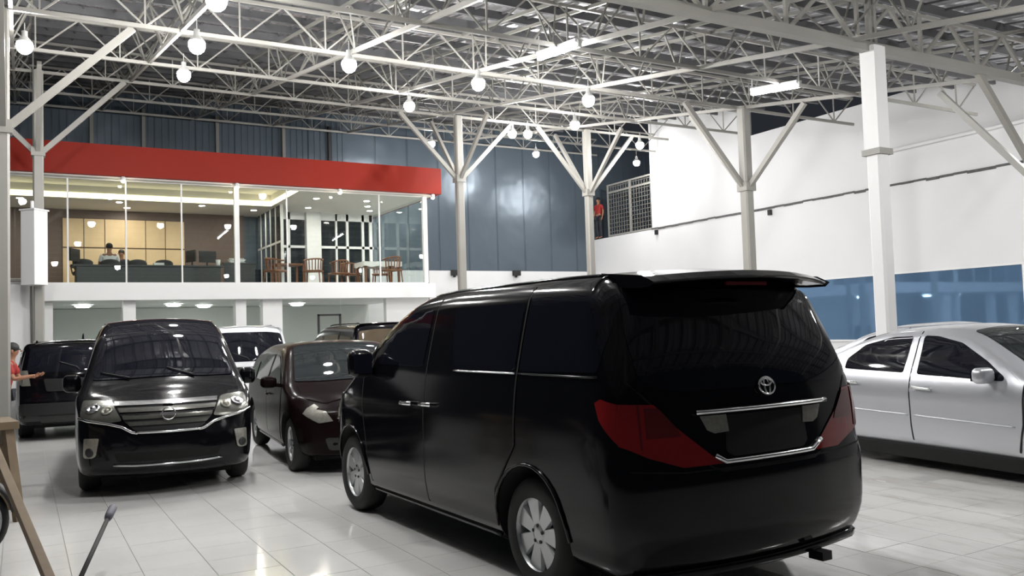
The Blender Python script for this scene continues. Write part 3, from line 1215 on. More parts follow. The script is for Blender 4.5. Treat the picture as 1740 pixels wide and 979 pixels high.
def arc(cy, cz, r, a0, a1, n=8):
    return [(cy + r * cos(radians(a0 + (a1 - a0) * i / n)), cz + r * sin(radians(a0 + (a1 - a0) * i / n))) for i in range(n + 1)]


def rr_poly(poly, r, n=4):
    """round the corners of a polygon"""
    out = []
    k = len(poly)
    for i in range(k):
        p, a, b = Vector(poly[i]), Vector(poly[i - 1]), Vector(poly[(i + 1) % k])
        da, db = (a - p), (b - p)
        ra = min(r, da.length * .45)
        rb = min(r, db.length * .45)
        p0, p1 = p + da.normalized() * ra, p + db.normalized() * rb
        for j in range(n + 1):
            t = j / n
            out.append(tuple(p0 * (1 - t) ** 2 + p * 2 * t * (1 - t) + p1 * t * t))
    return out


# ------------------------------------------------------------------ big black van seen from its rear corner
VAN = dict(L=4.85, W=1.96, H=1.89, zb=.2, r=.13, wr=.335, arch=.385, axles=(1.495, -1.43), crown=.05, bowr=.12, bowf=.3, er=.6, ef=.9,
           top=[(-2.43, 1.83), (-2.1, 1.865), (-1.3, 1.885), (-.4, 1.885), (.25, 1.85), (.7, 1.71), (1.2, 1.41), (1.6, 1.17), (1.95, 1.08), (2.25, .98), (2.43, .88)],
           plan=[(-2.43, .965), (-2.1, .98), (-1.4, .98), (1.2, .98), (1.8, .955), (2.2, .91), (2.43, .86)],
           wz=[(.2, .93), (.32, .965), (.55, 1.0), (.9, 1.0), (1.2, .975), (1.3, .955), (1.6, .885), (1.8, .83), (1.89, .80)],
           offr=[(.2, .12), (.3, .04), (.45, .0), (.72, .0), (.85, .03), (1.1, .05), (1.3, .10), (1.55, .2), (1.78, .30), (1.89, .36)],
           offf=[(.2, .14), (.4, .03), (.6, 0), (.8, .02), (1.0, .1)])
van = Car('black_minivan', 'large glossy black van seen from its rear corner, with red tail lamps', 'car', (3.52, 5.81, 1.4), VAN, M_paint_black)
van.underbody()
van.wheels('seven', .975, .215, .222)
A_R = arc(-1.43, .355, .40, 165, 15, 10)
for sd in 'LR':
    fd = van.patch('front_door', [(-.03, .33), (1.04, .33), (1.08, .62), (1.16, .95), (1.14, 1.24), (.86, 1.56), (.42, 1.735), (-.05, 1.77)], sd, M_paint_black, None, .005)
    van.patch('side_window', rr_poly([(.03, 1.29), (.88, 1.29), (.80, 1.48), (.36, 1.69), (.0, 1.71)], .05), sd, M_tint, fd, .009)
    van.seam('door_gap', [(-.035, .32), (-.035, 1.0), (-.055, 1.78)], sd, .012, fd)
    van.seam('door_gap', [(1.045, .32), (1.09, .62), (1.17, .95), (1.15, 1.25), (1.0, 1.43)], sd, .012, fd)
    hb = van.strip('door_handle', [(.12, 1.015), (.30, 1.01)], sd, .017, M_chrome, fd, .035)
    sl = van.patch('sliding_door', [(-.045, .33), (-.045, .9), (-.065, 1.76), (-1.29, 1.79), (-1.285, .84), (-1.18, .72), (-1.05, .56), (-1.02, .33)], sd, M_paint_black, None, .005)
    van.patch('side_window', rr_poly([(-.36, 1.69), (-1.27, 1.705), (-1.27, 1.29), (-.49, 1.285), (-.41, 1.42)], .06), sd, M_tint, sl, .009)
    van.seam('door_gap', [(-1.30, 1.80), (-1.295, .85)], sd, .014, sl)
    van.seam('door_gap', [(-1.295, .85), (-1.18, .71), (-1.055, .55), (-1.025, .32)], sd, .012, sl)
    van.strip('door_handle', [(-.21, 1.025), (-.04, 1.02)], sd, .017, M_chrome, sl, .035)
    van.strip('window_moulding', [(-.48, 1.272), (-1.28, 1.275)], sd, .006, M_chrome, sl, .012)
    van.patch('quarter_window', rr_poly([(-1.325, 1.73), (-2.06, 1.72), (-2.10, 1.50), (-2.09, 1.30), (-1.32, 1.29)], .04), sd, M_tint, None, .006)
    van.strip('window_moulding', [(-1.32, 1.275), (-2.1, 1.275)], sd, .006, M_paint_black, None, .009)
    van.patch('corner_window', rr_poly([(.98, 1.30), (1.34, 1.27), (.98, 1.45)], .02), sd, M_tint, None, .009)
    # headlamp wrapping onto the wing
    van.patch('headlamp', rr_poly([(1.86, .80), (2.2, .74), (2.26, .95), (1.86, 1.05), (1.72, 1.02)], .04), sd, M_headlamp, None, .008)
    # wheel arch lips
    for ay in VAN['axles']:
        van.strip('arch_lip', arc(ay, .355, .392, 178, 2, 16), sd, .012, M_paint_black, None, .004)
    van.strip('sill_moulding', [(-1.0, .26), (1.06, .26)], sd, .02, M_paint_black, None, .0)
van.mirror(1.0, 1.30, .96, (.20, .16, .23))
# rear
RG = rr_poly([(-.74, 1.73), (.74, 1.73), (.79, 1.50), (.80, 1.25), (.60, 1.19), (-.60, 1.19), (-.80, 1.25), (-.79, 1.50)], .06)
tg = van.patch('tailgate', rr_poly([(-.70, 1.77), (.70, 1.77), (.84, 1.25), (.72, 1.12), (.42, .80), (.36, .775), (-.36, .775), (-.42, .80), (-.72, 1.12), (-.84, 1.25)], .03), 'B', M_paint_black, None, .005, .02)
van.patch('rear_window', RG, 'B', M_tint, tg, .012, .01)
van.seam('tailgate_gap', [(-.71, 1.78), (-.86, 1.25), (-.73, 1.11), (-.43, .79), (-.36, .765), (.36, .765), (.43, .79), (.73, 1.11), (.86, 1.25), (.71, 1.78)], 'B', .012, tg, None, .004)
van.patch('plate_recess', rr_poly([(-.30, 1.05), (.30, 1.05), (.32, .86), (.27, .83), (-.27, .83), (-.32, .86)], .02), 'B', M_gap, tg, .010, .008)
van.strip('chrome_bar', [(-.50, 1.075), (0, 1.075), (.52, 1.075)], 'B', .014, M_chrome, tg, .02)
van.strip('chrome_trim', [(-.40, .845), (-.34, .808), (.34, .808), (.44, .855)], 'B', .014, M_chrome, tg, .014, 8)
for sgn in (-1, 1):
    van.patch('reverse_lamp', [(sgn * a, b) for a, b in ((.47, 1.055), (.30, 1.055), (.29, .965), (.385, .96), (.43, .98))], 'B', M_clear_lens, tg, .012, .01, .03)
    sd = 'L' if sgn < 0 else 'R'
    cx = lambda z: van.corner(sgn, -1, z)
    rp = [(cx(1.14)[0], 1.14), (.74, 1.13), (.64, 1.02), (.36, .80), (.60, .80), (.80, .865), (cx(.93)[0], .93), (cx(1.03)[0], 1.03)]
    rp = [(sgn * a, b) for a, b in rp]
    sp = [(-2.10, 1.145), (-2.14, 1.165), (cx(1.14)[1], 1.14), (cx(1.03)[1], 1.03), (cx(.93)[1], .93), (-2.2, .985), (-2.14, 1.06)]
    tl = van.patch('tail_lamp', [(rp, 'B'), (sp, sd)], None, M_red_lens, None, .012, .014, .035)
    van.patch('inner_lens', [(sgn * a, b) for a, b in ((.80, 1.115), (.72, 1.11), (.62, 1.0), (.60, .96), (.80, .96))], 'B', M_red_lens2, tl, .016, .005, .04)
    van.patch('lamp_seam', [(sgn * a, b) for a, b in ((.838, 1.13), (.828, 1.13), (.828, .90), (.838, .91))], 'B', M_red_lens2, tl, .016, .005, .04)
van.seam('bumper_gap', [(-.9, .80), (-.6, .775), (.6, .775), (.9, .80)], 'B', .008)
van.strip('lower_lip', [(-.85, .26), (0, .25), (.85, .26)], 'B', .035, M_paint_black, None, .015)
MB().box(.39, .47, -2.40, -2.3, .165, .215).obj('tow_hook', M_black, van.root)
# spoiler: a thick blade overhanging the rear glass
sp = MB()
pr_ = [(-2.02, 1.868), (-2.36, 1.835), (-2.44, 1.80), (-2.42, 1.785), (-2.30, 1.785), (-2.05, 1.80)]
N_ = 14
vs, fs = [], []
for i in range(N_ + 1):
    q = -1 + 2 * i / N_
    x = q * .70
    for (yy, zz) in pr_:
        vs.append((x, yy + .16 * q * q, zz - .03 * q * q))
k = len(pr_)
for i in range(N_):
    for j in range(k):
        fs.append((i * k + j, i * k + (j + 1) % k, (i + 1) * k + (j + 1) % k, (i + 1) * k + j))
fs += [tuple(range(k)), tuple(N_ * k + j for j in range(k))[::-1]]
sp.add(vs, fs)
spo = sp.obj('roof_spoiler', M_paint_black, van.root, .008)
MB().box(-.16, .16, -2.285, -2.27, 1.755, 1.775).obj('brake_lamp', M_red_lens2, spo)


def ellipse_emblem(name, parent, c, a, b, nrm, extra=True, m=M_chrome):
    nrm = Vector(nrm).normalized()
    ux = Vector((0, 0, 1)).cross(nrm).normalized()
    uz = nrm.cross(ux)
    c = Vector(c)
    E_ = lambda ra, rb, dz: [c + ux * ra * cos(t) + uz * (rb * sin(t) + dz) for t in [2 * pi * i / 28 for i in range(28)]]
    mb = MB().tube(E_(a, b, 0), .006, 6, True)
    if extra:
        mb.tube(E_(a * .34, b * .98, 0), .0055, 6, True)
        mb.tube(E_(a * .66, b * .40, b * .42), .0055, 6, True)
    return mb.obj(name, m, parent)


loc, nn = van.hit('B', .02, 1.185)
ellipse_emblem('emblem', tg, loc + nn * .02, .062, .048, nn)
loc, nn = van.hit('B', -.02, 1.2)
# roof aerial pods on the gutter
van.strip('roof_gutter', [(-.72, -1.9), (-.74, -.6), (-.72, .2)], 'T', .012, M_paint_black, None, .0)
van.strip('roof_gutter', [(.72, -1.9), (.74, -.6), (.72, .2)], 'T', .012, M_paint_black, None, .0)
# front of the van
van.patch('windscreen', rr_poly([(-.70, .52), (.70, .52), (.82, 1.42), (-.82, 1.42)], .06), 'T', M_tint, None, .008)
van.patch('grille', rr_poly([(-.48, .92), (.48, .92), (.40, .62), (-.40, .62)], .04), 'F', M_chrome, None, .01)

# ------------------------------------------------------------------ black minivan facing the camera
SER = dict(L=4.68, W=1.74, H=1.82, zb=.2, r=.12, wr=.32, arch=.37, axles=(1.45, -1.40), crown=.05, bowr=.1, bowf=.24, er=.5, ef=.8,
           top=[(-2.34, 1.73), (-2.0, 1.79), (-.5, 1.82), (.35, 1.80), (.75, 1.68), (1.2, 1.38), (1.5, 1.15), (1.7, 1.06), (2.0, .99), (2.22, .92), (2.34, .86)],
           plan=[(-2.34, .80), (-1.9, .86), (1.3, .87), (1.8, .86), (2.1, .84), (2.34, .80)],
           wz=[(.2, .95), (.35, .985), (.6, 1.0), (.95, .99), (1.1, .93), (1.5, .81), (1.7, .76), (1.82, .73)],
           offr=[(.2, .1), (.5, 0), (1, .02), (1.8, .25)],
           offf=[(.2, .1), (.32, .02), (.5, 0), (.66, .02), (.8, .05), (.95, .14)])
ser = Car('black_minivan', 'glossy black minivan facing the camera with a chrome barred grille', 'car', (1.50, 11.44, 174.5), SER, M_paint_black)
ser.underbody()
ser.wheels('five', .86, .2, .2)
ser.patch('windscreen', rr_poly([(-.57, .42), (.57, .42), (.64, .9), (.71, 1.46), (.4, 1.5), (-.4, 1.5), (-.71, 1.46), (-.64, .9)], .05), 'T', M_tint, None, .008)
MB_ = ser.patch('bonnet', rr_poly([(-.74, 1.56), (-.4, 1.6), (.4, 1.6), (.74, 1.56), (.75, 1.86), (.62, 2.04), (.3, 2.12), (-.3, 2.12), (-.62, 2.04), (-.75, 1.86)], .05), 'T', M_paint_black, None, .006)
for sd in 'LR':
    fd = ser.patch('front_door', [(0, .35), (.98, .35), (1.05, .7), (1.1, 1.0), (1.0, 1.32), (.55, 1.66), (0, 1.70)], sd, M_paint_black)
    ser.patch('side_window', rr_poly([(.05, 1.15), (1.0, 1.12), (.90, 1.32), (.5, 1.6), (.05, 1.63)], .04), sd, M_tint, fd, .009)
    ser.strip('door_handle', [(.1, .98), (.28, .98)], sd, .014, M_chrome, fd, .03)
    sl = ser.patch('sliding_door', [(-.02, .35), (-.02, 1.7), (-1.15, 1.72), (-1.15, .85), (-.98, .6), (-.95, .35)], sd, M_paint_black)
    ser.patch('side_window', rr_poly([(-.08, 1.15), (-.08, 1.63), (-1.1, 1.64), (-1.1, 1.15)], .05), sd, M_tint, sl, .009)
    ser.patch('quarter_window', rr_poly([(-1.2, 1.15), (-1.2, 1.64), (-2.0, 1.62), (-2.05, 1.15)], .05), sd, M_tint, None, .009)
ser.mirror(1.02, 1.10, .83, (.18, .14, .19))
for sgn in (-1, 1):
    f = lambda P: [(sgn * a, b) for a, b in P]
    hl = ser.patch('headlamp', [(rr_poly(f([(.78, .95), (.62, .945), (.52, .93), (.42, .76), (.55, .745), (.72, .775), (.80, .80)]), .03), 'F')], None, M_headlamp, None, .012, .016, .035)
    for cx, cz, r_ in ((.68, .865, .062), (.555, .845, .05)):
        loc, nn = ser.hit('F', sgn * cx, cz)
        q = nn.to_track_quat('Z', 'Y').to_matrix().to_4x4()
        MB().lathe([(r_ * .45, .014), (r_ * .8, .03), (r_, .034), (r_ * 1.08, .02)], 18, Matrix.Translation(loc) @ q).ball(loc + nn * .02, r_ * .5, 10, 6).obj('lamp_bowl', M_chrome if cx > .6 else M_clear_lens, hl)
    fl_ = ser.patch('fog_lamp_bezel', rr_poly(f([(.76, .60), (.63, .60), (.66, .43), (.685, .41), (.755, .41), (.765, .43)]), .015), 'F', M_clear_lens, None, .012, .014, .04)
    loc, nn = ser.hit('F', sgn * .712, .465)
    q = nn.to_track_quat('Z', 'Y').to_matrix().to_4x4()
    MB().lathe([(.001, .02), (.035, .024), (.044, .018), (.044, .0)], 16, Matrix.Translation(loc) @ q).obj('fog_lamp', M_black, fl_)
    ser.strip('chrome_wing', f([(.80, .79), (.72, .765), (.55, .735), (.42, .70), (.33, .645), (.28, .635)]), 'F', .016, M_chrome, None, .016)
gr = ser.patch('grille', rr_poly([(-.50, .93), (.50, .93), (.40, .75), (.30, .655), (-.30, .655), (-.40, .75)], .03), 'F', M_black, None, .008)
for z, w in ((.905, .49), (.845, .455), (.785, .42), (.725, .37)):
    ser.patch('grille_bar', [(-w, z + .018), (w, z + .018), (w - .015, z - .018), (-w + .015, z - .018)], 'F', M_chrome if z > .9 else M_headlamp, gr, .022, .02, .05)
ser.strip('grille_surround', [(-.30, .64), (0, .635), (.30, .64)], 'F', .014, M_chrome, gr, .02)
loc, nn = ser.hit('F', 0, .80)
em = ellipse_emblem('emblem', gr, loc + nn * .045, .062, .062, nn, False)
mb = MB()
c = loc + nn * .045
mb.box(c.x - .08, c.x + .08, c.y - .008, c.y + .008, c.z - .014, c.z + .014)
mb.obj('emblem_bar', M_chrome, gr)
ser.strip('chrome_strip', [(-.50, .335), (-.3, .325), (.3, .325), (.50, .335)], 'F', .011, M_chrome, None, .012)
ser.patch('air_intake', rr_poly([(-.5, .45), (.5, .45), (.46, .36), (-.46, .36)], .03), 'F', M_gap, None, .003)
for x in (-.3, .35):
    ser.strip('wiper', [(x, 1.50), (x + .28, 1.38)], 'T', .008, M_black, None, .02)
# rail along the edge of the roof
for x in (-.60, .60):
    ser.strip('roof_gutter', [(x, -1.9), (x, .2)], 'T', .012, M_paint_black, None, .0)

# ------------------------------------------------------------------ dark wagon between the two vans
WAG = dict(L=4.35, W=1.70, H=1.48, zb=.2, r=.11, wr=.31, arch=.355, axles=(1.37, -1.36), crown=.05, bowr=.12, bowf=.26, er=.6, ef=.8,
           top=[(-2.17, .98), (-1.95, 1.18), (-1.5, 1.38), (-.7, 1.47), (.1, 1.475), (.45, 1.42), (.85, 1.22), (1.2, 1.02), (1.45, .95), (1.9, .86), (2.17, .74)],
           plan=[(-2.17, .76), (-1.7, .84), (1.2, .85), (1.7, .83), (2.17, .74)],
           wz=[(.2, .94), (.4, .99), (.6, 1.0), (.85, .99), (.98, .96), (1.25, .85), (1.48, .74)],
           offr=[(.2, .1), (.5, 0), (1, .06), (1.48, .2)], offf=[(.2, .1), (.4, 0), (.6, .02), (.8, .1)])
wag = Car('dark_wagon', 'dark maroon-black car with dusty side parked between the two black vans', 'car', (3.6, 11.14, 175), WAG, M_paint_maroon)
wag.underbody()
wag.wheels('ten', .84, .19, .205)
wag.patch('windscreen', rr_poly([(-.56, .36), (.56, .36), (.70, 1.16), (.35, 1.24), (-.35, 1.24), (-.70, 1.16)], .05), 'T', M_tint_light, None, .008)
wag.patch('bonnet', rr_poly([(-.70, 1.24), (0, 1.32), (.70, 1.24), (.70, 1.65), (.5, 1.86), (-.5, 1.86), (-.70, 1.65)], .05), 'T', M_paint_maroon, None, .006)
for sd in 'LR':
    fd = wag.patch('front_door', [(.0, .32), (.92, .32), (1.0, .7), (1.02, .92), (.62, 1.2), (.3, 1.33), (-.02, 1.37)], sd, M_paint_maroon)
    wag.patch('side_window', rr_poly([(.05, .96), (.96, .93), (.62, 1.16), (.28, 1.29), (.05, 1.31)], .03), sd, M_tint_light, fd, .009)
    wag.strip('door_handle', [(.06, .82), (.24, .82)], sd, .014, M_paint_maroon, fd, .03)
    rd = wag.patch('rear_door', [(-.02, .32), (-.04, 1.37), (-.6, 1.35), (-1.02, 1.22), (-1.05, .8), (-.92, .5), (-.88, .32)], sd, M_paint_maroon)
    wag.patch('side_window', rr_poly([(-.08, .96), (-.08, 1.31), (-.58, 1.29), (-.92, 1.18), (-.98, .97)], .03), sd, M_tint_light, rd, .009)
    wag.patch('quarter_window', rr_poly([(-1.1, .98), (-1.1, 1.2), (-1.5, 1.08), (-1.55, .99)], .03), sd, M_tint_light, None, .009)
    wag.strip('sill_moulding', [(-.9, .25), (.95, .25)], sd, .018, M_headlamp, None, .004)
    sg = -1 if sd == 'L' else 1
    c1, c2 = wag.corner(sg, 1, .72), wag.corner(sg, 1, .62)
    wag.patch('headlamp', [([(sg * a, b) for a, b in ((c1[0], .74), (.52, .70), (.46, .60), (.60, .58), (c2[0], .62))], 'F'), ([(1.80, .775), (1.82, .68), (c2[1], .62), (c1[1], .74)], sd)], None, M_clear_lens, None, .01, .012, .04)
wag.mirror(.86, 1.0, .86, (.19, .13, .14))
wag.patch('grille', rr_poly([(-.42, .66), (.42, .66), (.38, .54), (-.38, .54)], .03), 'F', M_black, None, .006)
wag.strip('grille_bar', [(-.42, .63), (.42, .63)], 'F', .014, M_chrome, None, .014)
wag.patch('air_intake', rr_poly([(-.55, .42), (.55, .42), (.5, .28), (-.5, .28)], .04), 'F', M_black, None, .004)

# ------------------------------------------------------------------ silver sedan and its neighbours
SED = dict(L=4.83, W=1.82, H=1.455, zb=.2, r=.12, wr=.32, arch=.365, axles=(1.50, -1.34), crown=.06, bowr=.16, bowf=.28, er=.6, ef=.8,
           top=[(-2.41, .90), (-2.2, 1.0), (-1.75, 1.06), (-1.35, 1.16), (-.9, 1.34), (-.45, 1.44), (.1, 1.455), (.45, 1.41), (.9, 1.2), (1.25, 1.0), (1.5, .93), (2.0, .83), (2.41, .68)],
           plan=[(-2.41, .80), (-1.9, .88), (-1, .91), (1.1, .91), (1.8, .88), (2.41, .78)],
           wz=[(.2, .95), (.34, .97), (.42, .985), (.66, .995), (.76, 1.0), (.9, .975), (.97, .945), (1.2, .82), (1.455, .70)],
           offr=[(.2, .1), (.5, 0), (.8, .02), (1, .08)], offf=[(.2, .1), (.4, 0), (.6, .03), (.8, .12)])


def sedan(label, pose, paint, group):
    c = Car('silver_sedan', label, 'car', pose, SED, paint, group)
    c.underbody()
    c.wheels('five', .9, .2, .2)
    c.patch('windscreen', rr_poly([(-.55, .40), (.55, .40), (.70, 1.12), (.4, 1.24), (-.4, 1.24), (-.70, 1.12)], .06), 'T', M_tint_light, None, .008)
    c.patch('rear_window', rr_poly([(-.55, -.72), (.55, -.72), (.66, -1.5), (.4, -1.58), (-.4, -1.58), (-.66, -1.5)], .06), 'T', M_tint_light, None, .008)
    for sd in 'LR':
        fd = c.patch('front_door', [(-.09, .30), (1.04, .30), (1.10, .55), (1.12, .90), (.82, 1.12), (.45, 1.31), (.12, 1.37), (-.11, 1.38)], sd, paint, None, .005)
        c.patch('side_window', rr_poly([(-.03, .955), (.92, .925), (.93, .96), (.72, 1.10), (.40, 1.27), (.10, 1.335), (-.06, 1.34)], .03), sd, M_tint, fd, .009)
        c.seam('door_gap', [(-.10, .29), (-.10, .9), (-.12, 1.385)], sd, .012, fd)
        c.seam('door_gap', [(1.05, .29), (1.11, .55), (1.13, .91)], sd, .012, fd)
        c.strip('door_handle', [(-.04, .825), (.18, .815)], sd, .017, M_chrome, fd, .034)
        c.strip('side_moulding', [(-.06, .545), (1.03, .52)], sd, .009, paint, fd, .005)
        rd = c.patch('rear_door', [(-.11, .30), (-.11, .9), (-.13, 1.38), (-.45, 1.375), (-.86, 1.28), (-1.07, 1.08), (-1.08, .80), (-.96, .62), (-.90, .30)], sd, paint, None, .005)
        c.patch('side_window', rr_poly([(-.20, .965), (-.20, 1.335), (-.45, 1.325), (-.80, 1.245), (-1.0, 1.09), (-1.0, .985)], .03), sd, M_tint, rd, .009)
        c.strip('door_handle', [(-.96, .845), (-.76, .84)], sd, .017, M_chrome, rd, .034)
        c.strip('side_moulding', [(-.9, .56), (-.13, .545)], sd, .009, paint, rd, .005)
        sg = -1 if sd == 'L' else 1
        c1, c2 = c.corner(sg, 1, .68), c.corner(sg, 1, .57)
        c.patch('headlamp', [([(sg * a, b) for a, b in ((c1[0], .69), (.5, .66), (.5, .56), (c2[0], .56))], 'F'), ([(1.8, .68), (c2[1], .56), (c1[1], .69), (1.75, .77)], sd)], None, M_headlamp, None, .01, .012, .05)
        c1, c2 = c.corner(sg, -1, .88), c.corner(sg, -1, .75)
        c.patch('tail_lamp', [([(sg * a, b) for a, b in ((c1[0], .89), (.45, .88), (.5, .75), (c2[0], .75))], 'B'), ([(-1.95, .90), (c1[1], .89), (c2[1], .75), (-2.0, .76)], sd)], None, M_red_lens, None, .01, .012, .05)
    for sg in (-1, 1):
        MB().box(min(sg * .80, sg * .87), max(sg * .80, sg * .87), -.93, 1.1, .10, .24).obj('under_sill_shade', M_well, c.root, .01)  # near-black bars put the shade under the car into colour
    c.mirror(.80, .98, .88, (.21, .13, .15))
    c.patch('grille', rr_poly([(-.4, .66), (.4, .66), (.34, .54), (-.34, .54)], .03), 'F', M_chrome, None, .006)
    c.patch('air_intake', rr_poly([(-.5, .4), (.5, .4), (.45, .28), (-.45, .28)], .03), 'F', M_black, None, .004)
    return c


sedan('silver sedan with dark windows beside the rear of the big black van', (8.75, 5.38, 174), M_paint_silver, 'silver sedans')
sedan('silver sedan half hidden behind the first one, its tail by the van rear window', (11.55, 7.5, 174), M_paint_silver, 'silver sedans')
sedan('champagne sedan whose roof shows over the silver sedan at the picture edge', (13.7, 5.9, 176), M_paint_beige, None)

# ------------------------------------------------------------------ cars seen from behind in front of the office
SUV = dict(L=4.6, W=1.82, H=1.70, zb=.24, r=.075, wr=.35, arch=.40, axles=(1.35, -1.30), crown=.03, bowr=.16, bowf=.24, er=.55, ef=.8,
           top=[(-2.3, 1.66), (-2.0, 1.685), (-1.2, 1.70), (-.1, 1.69), (.3, 1.62), (.75, 1.36), (1.1, 1.13), (1.4, 1.05), (2.0, .97), (2.3, .85)],
           plan=[(-2.3, .85), (-1.9, .90), (1.2, .91), (1.8, .89), (2.3, .80)],
           wz=[(.24, .95), (.5, 1.0), (.95, 1.0), (1.1, .97), (1.4, .90), (1.7, .83)],
           offr=[(.24, .12), (.4, .0), (.62, .0), (.72, .05), (1.0, .06), (1.3, .16), (1.7, .34)], offf=[(.24, .1), (.5, 0), (.8, .03), (1, .1)])


def suv(label, pose, paint, glass, low, H=1.70, clear=False):
    S = dict(SUV)
    k = H / 1.70
    S['H'] = H
    S['top'] = [(a, b * k if b > 1.2 else b) for a, b in SUV['top']]
    c = Car('parked_suv', label, 'car', pose, S, paint, 'cars before the office')
    c.underbody()
    c.wheels('five', .9, .22, .22)
    tg = c.patch('tailgate', rr_poly([(-.70, 1.60 * k), (.70, 1.60 * k), (.80, 1.05), (.74, .62), (-.74, .62), (-.80, 1.05)], .05), 'B', paint, None, .005, .012)
    c.patch('rear_window', rr_poly([(-.70, 1.55 * k), (-.4, 1.58 * k), (.4, 1.58 * k), (.70, 1.55 * k), (.75, 1.12), (.70, 1.08), (-.70, 1.08), (-.75, 1.12)], .06), 'B', glass, tg, .012, .01)
    c.patch('plate_garnish', rr_poly([(-.52, .98), (.52, .98), (.48, .78), (-.48, .78)], .03), 'B', low, tg, .012, .01)
    c.strip('wiper', [(.0, 1.09), (-.05, 1.15), (-.3, 1.24)], 'B', .010, M_black, tg, .022)
    c.patch('bumper', rr_poly([(-.86, .60), (.86, .60), (.86, .32), (-.86, .32)], .05), 'B', paint if paint is not M_paint_black else M_black, None, .008, .012)
    c.patch('lower_skirt', [(-.6, .40), (.6, .40), (.55, .30), (-.55, .30)], 'B', M_black, None, .022, .014)
    for sgn, sd in ((-1, 'L'), (1, 'R')):
        c1, c2 = c.corner(sgn, -1, 1.1), c.corner(sgn, -1, .9)
        rp = [(sgn * a, b) for a, b in ((c1[0], 1.12), (.74, 1.12), (.70, .88), (c2[0], .88))]
        c.patch('tail_lamp', [(rp, 'B'), ([(-2.0, 1.12), (c1[1], 1.12), (c2[1], .88), (-2.02, .92)], sd)], None, M_clear_lens if clear else M_red_lens, None, .012, .014, .05)
        fd = c.patch('front_door', [(-.05, .36), (.95, .36), (1.0, 1.02), (.55, 1.36 * k), (.25, 1.52 * k), (-.05, 1.56 * k)], sd, paint)
        c.patch('side_window', rr_poly([(.0, 1.10), (.9, 1.08), (.5, 1.33 * k), (.22, 1.47 * k), (0, 1.50 * k)], .03), sd, glass, fd, .009)
        rd = c.patch('rear_door', [(-.07, .36), (-.07, 1.56 * k), (-1.02, 1.56 * k), (-1.04, .95), (-.92, .7), (-.86, .36)], sd, paint)
        c.patch('side_window', rr_poly([(-.12, 1.10), (-.12, 1.50 * k), (-.98, 1.50 * k), (-.98, 1.11)], .03), sd, glass, rd, .009)
        c.patch('quarter_window', rr_poly([(-1.08, 1.12), (-1.08, 1.49 * k), (-1.72, 1.44 * k), (-1.80, 1.14)], .04), sd, glass, None, .009)
        c.strip('roof_rail', [(sgn * .60, -1.6), (sgn * .62, 0), (sgn * .58, .2)], 'T', .016, M_chrome if paint is not M_paint_black else M_paint_black, None, .025)
    c.patch('windscreen', rr_poly([(-.58, .30), (.58, .30), (.72, 1.06), (-.72, 1.06)], .06), 'T', M_tint, None, .008)
    c.mirror(.78, 1.12, .90, (.2, .14, .17))
    sp = c.patch('roof_spoiler', [(-.62, -1.76), (-.3, -1.86), (.3, -1.86), (.62, -1.76), (.6, -1.62), (-.6, -1.62)], 'T', paint, None, .02, .02)
    return c


bs = suv('black car behind the front-facing minivan, tail to the camera with clear tail lamps', (.84, 17.75, 0), M_paint_black, M_tint, M_black, 1.58, True)
bs.strip('roof_strip', [(-.62, -1.9), (0, -1.93), (.62, -1.9)], 'T', .014, M_chrome, None, .028)
loc, nn = bs.hit('T', .1, -1.2)
MB().tube([loc, loc + Vector((0, -.05, .09)), loc + Vector((0, -.12, .12))], [.02, .014, .004], 8).obj('roof_aerial', M_black, bs.root)
suv('white car with a wide dark rear window between the minivan and the dark wagon', (3.72, 18.9, 2), M_paint_white, M_tint, M_black, 1.76)
suv('dark car with brown-gold reflection coloured into its glass, over the roof of the dark wagon', (6.2, 17.2, 0), M_paint_black, M_glass_gold_refl, M_black, 1.74)

# ------------------------------------------------------------------ office furniture
OF = 2.92
t = thing('office_desk', 'long dark office desk along the meeting room glass', 'desk', (3.0, 24.2, OF))
MB().box(-1.75, 1.75, -.02, .02, 0, .56).obj('front_panel', M_desk, t)
MB().box(-1.85, 1.85, -.08, .75, .56, .60).obj('desk_top', M_desk, t)
for x in (-1.75, 1.75):
    MB().box(x - .02, x + .02, .02, .7, 0, .56).obj('side_panel', M_desk, t)
t = thing('office_desk', 'shorter dark desk with papers beside the thick glass post', 'desk', (5.3, 24.3, OF))
MB().box(-.42, .42, -.02, .02, 0, .66).obj('front_panel', M_desk, t)
MB().box(-.45, .45, -.05, .7, .66, .7).obj('desk_top', M_desk, t)


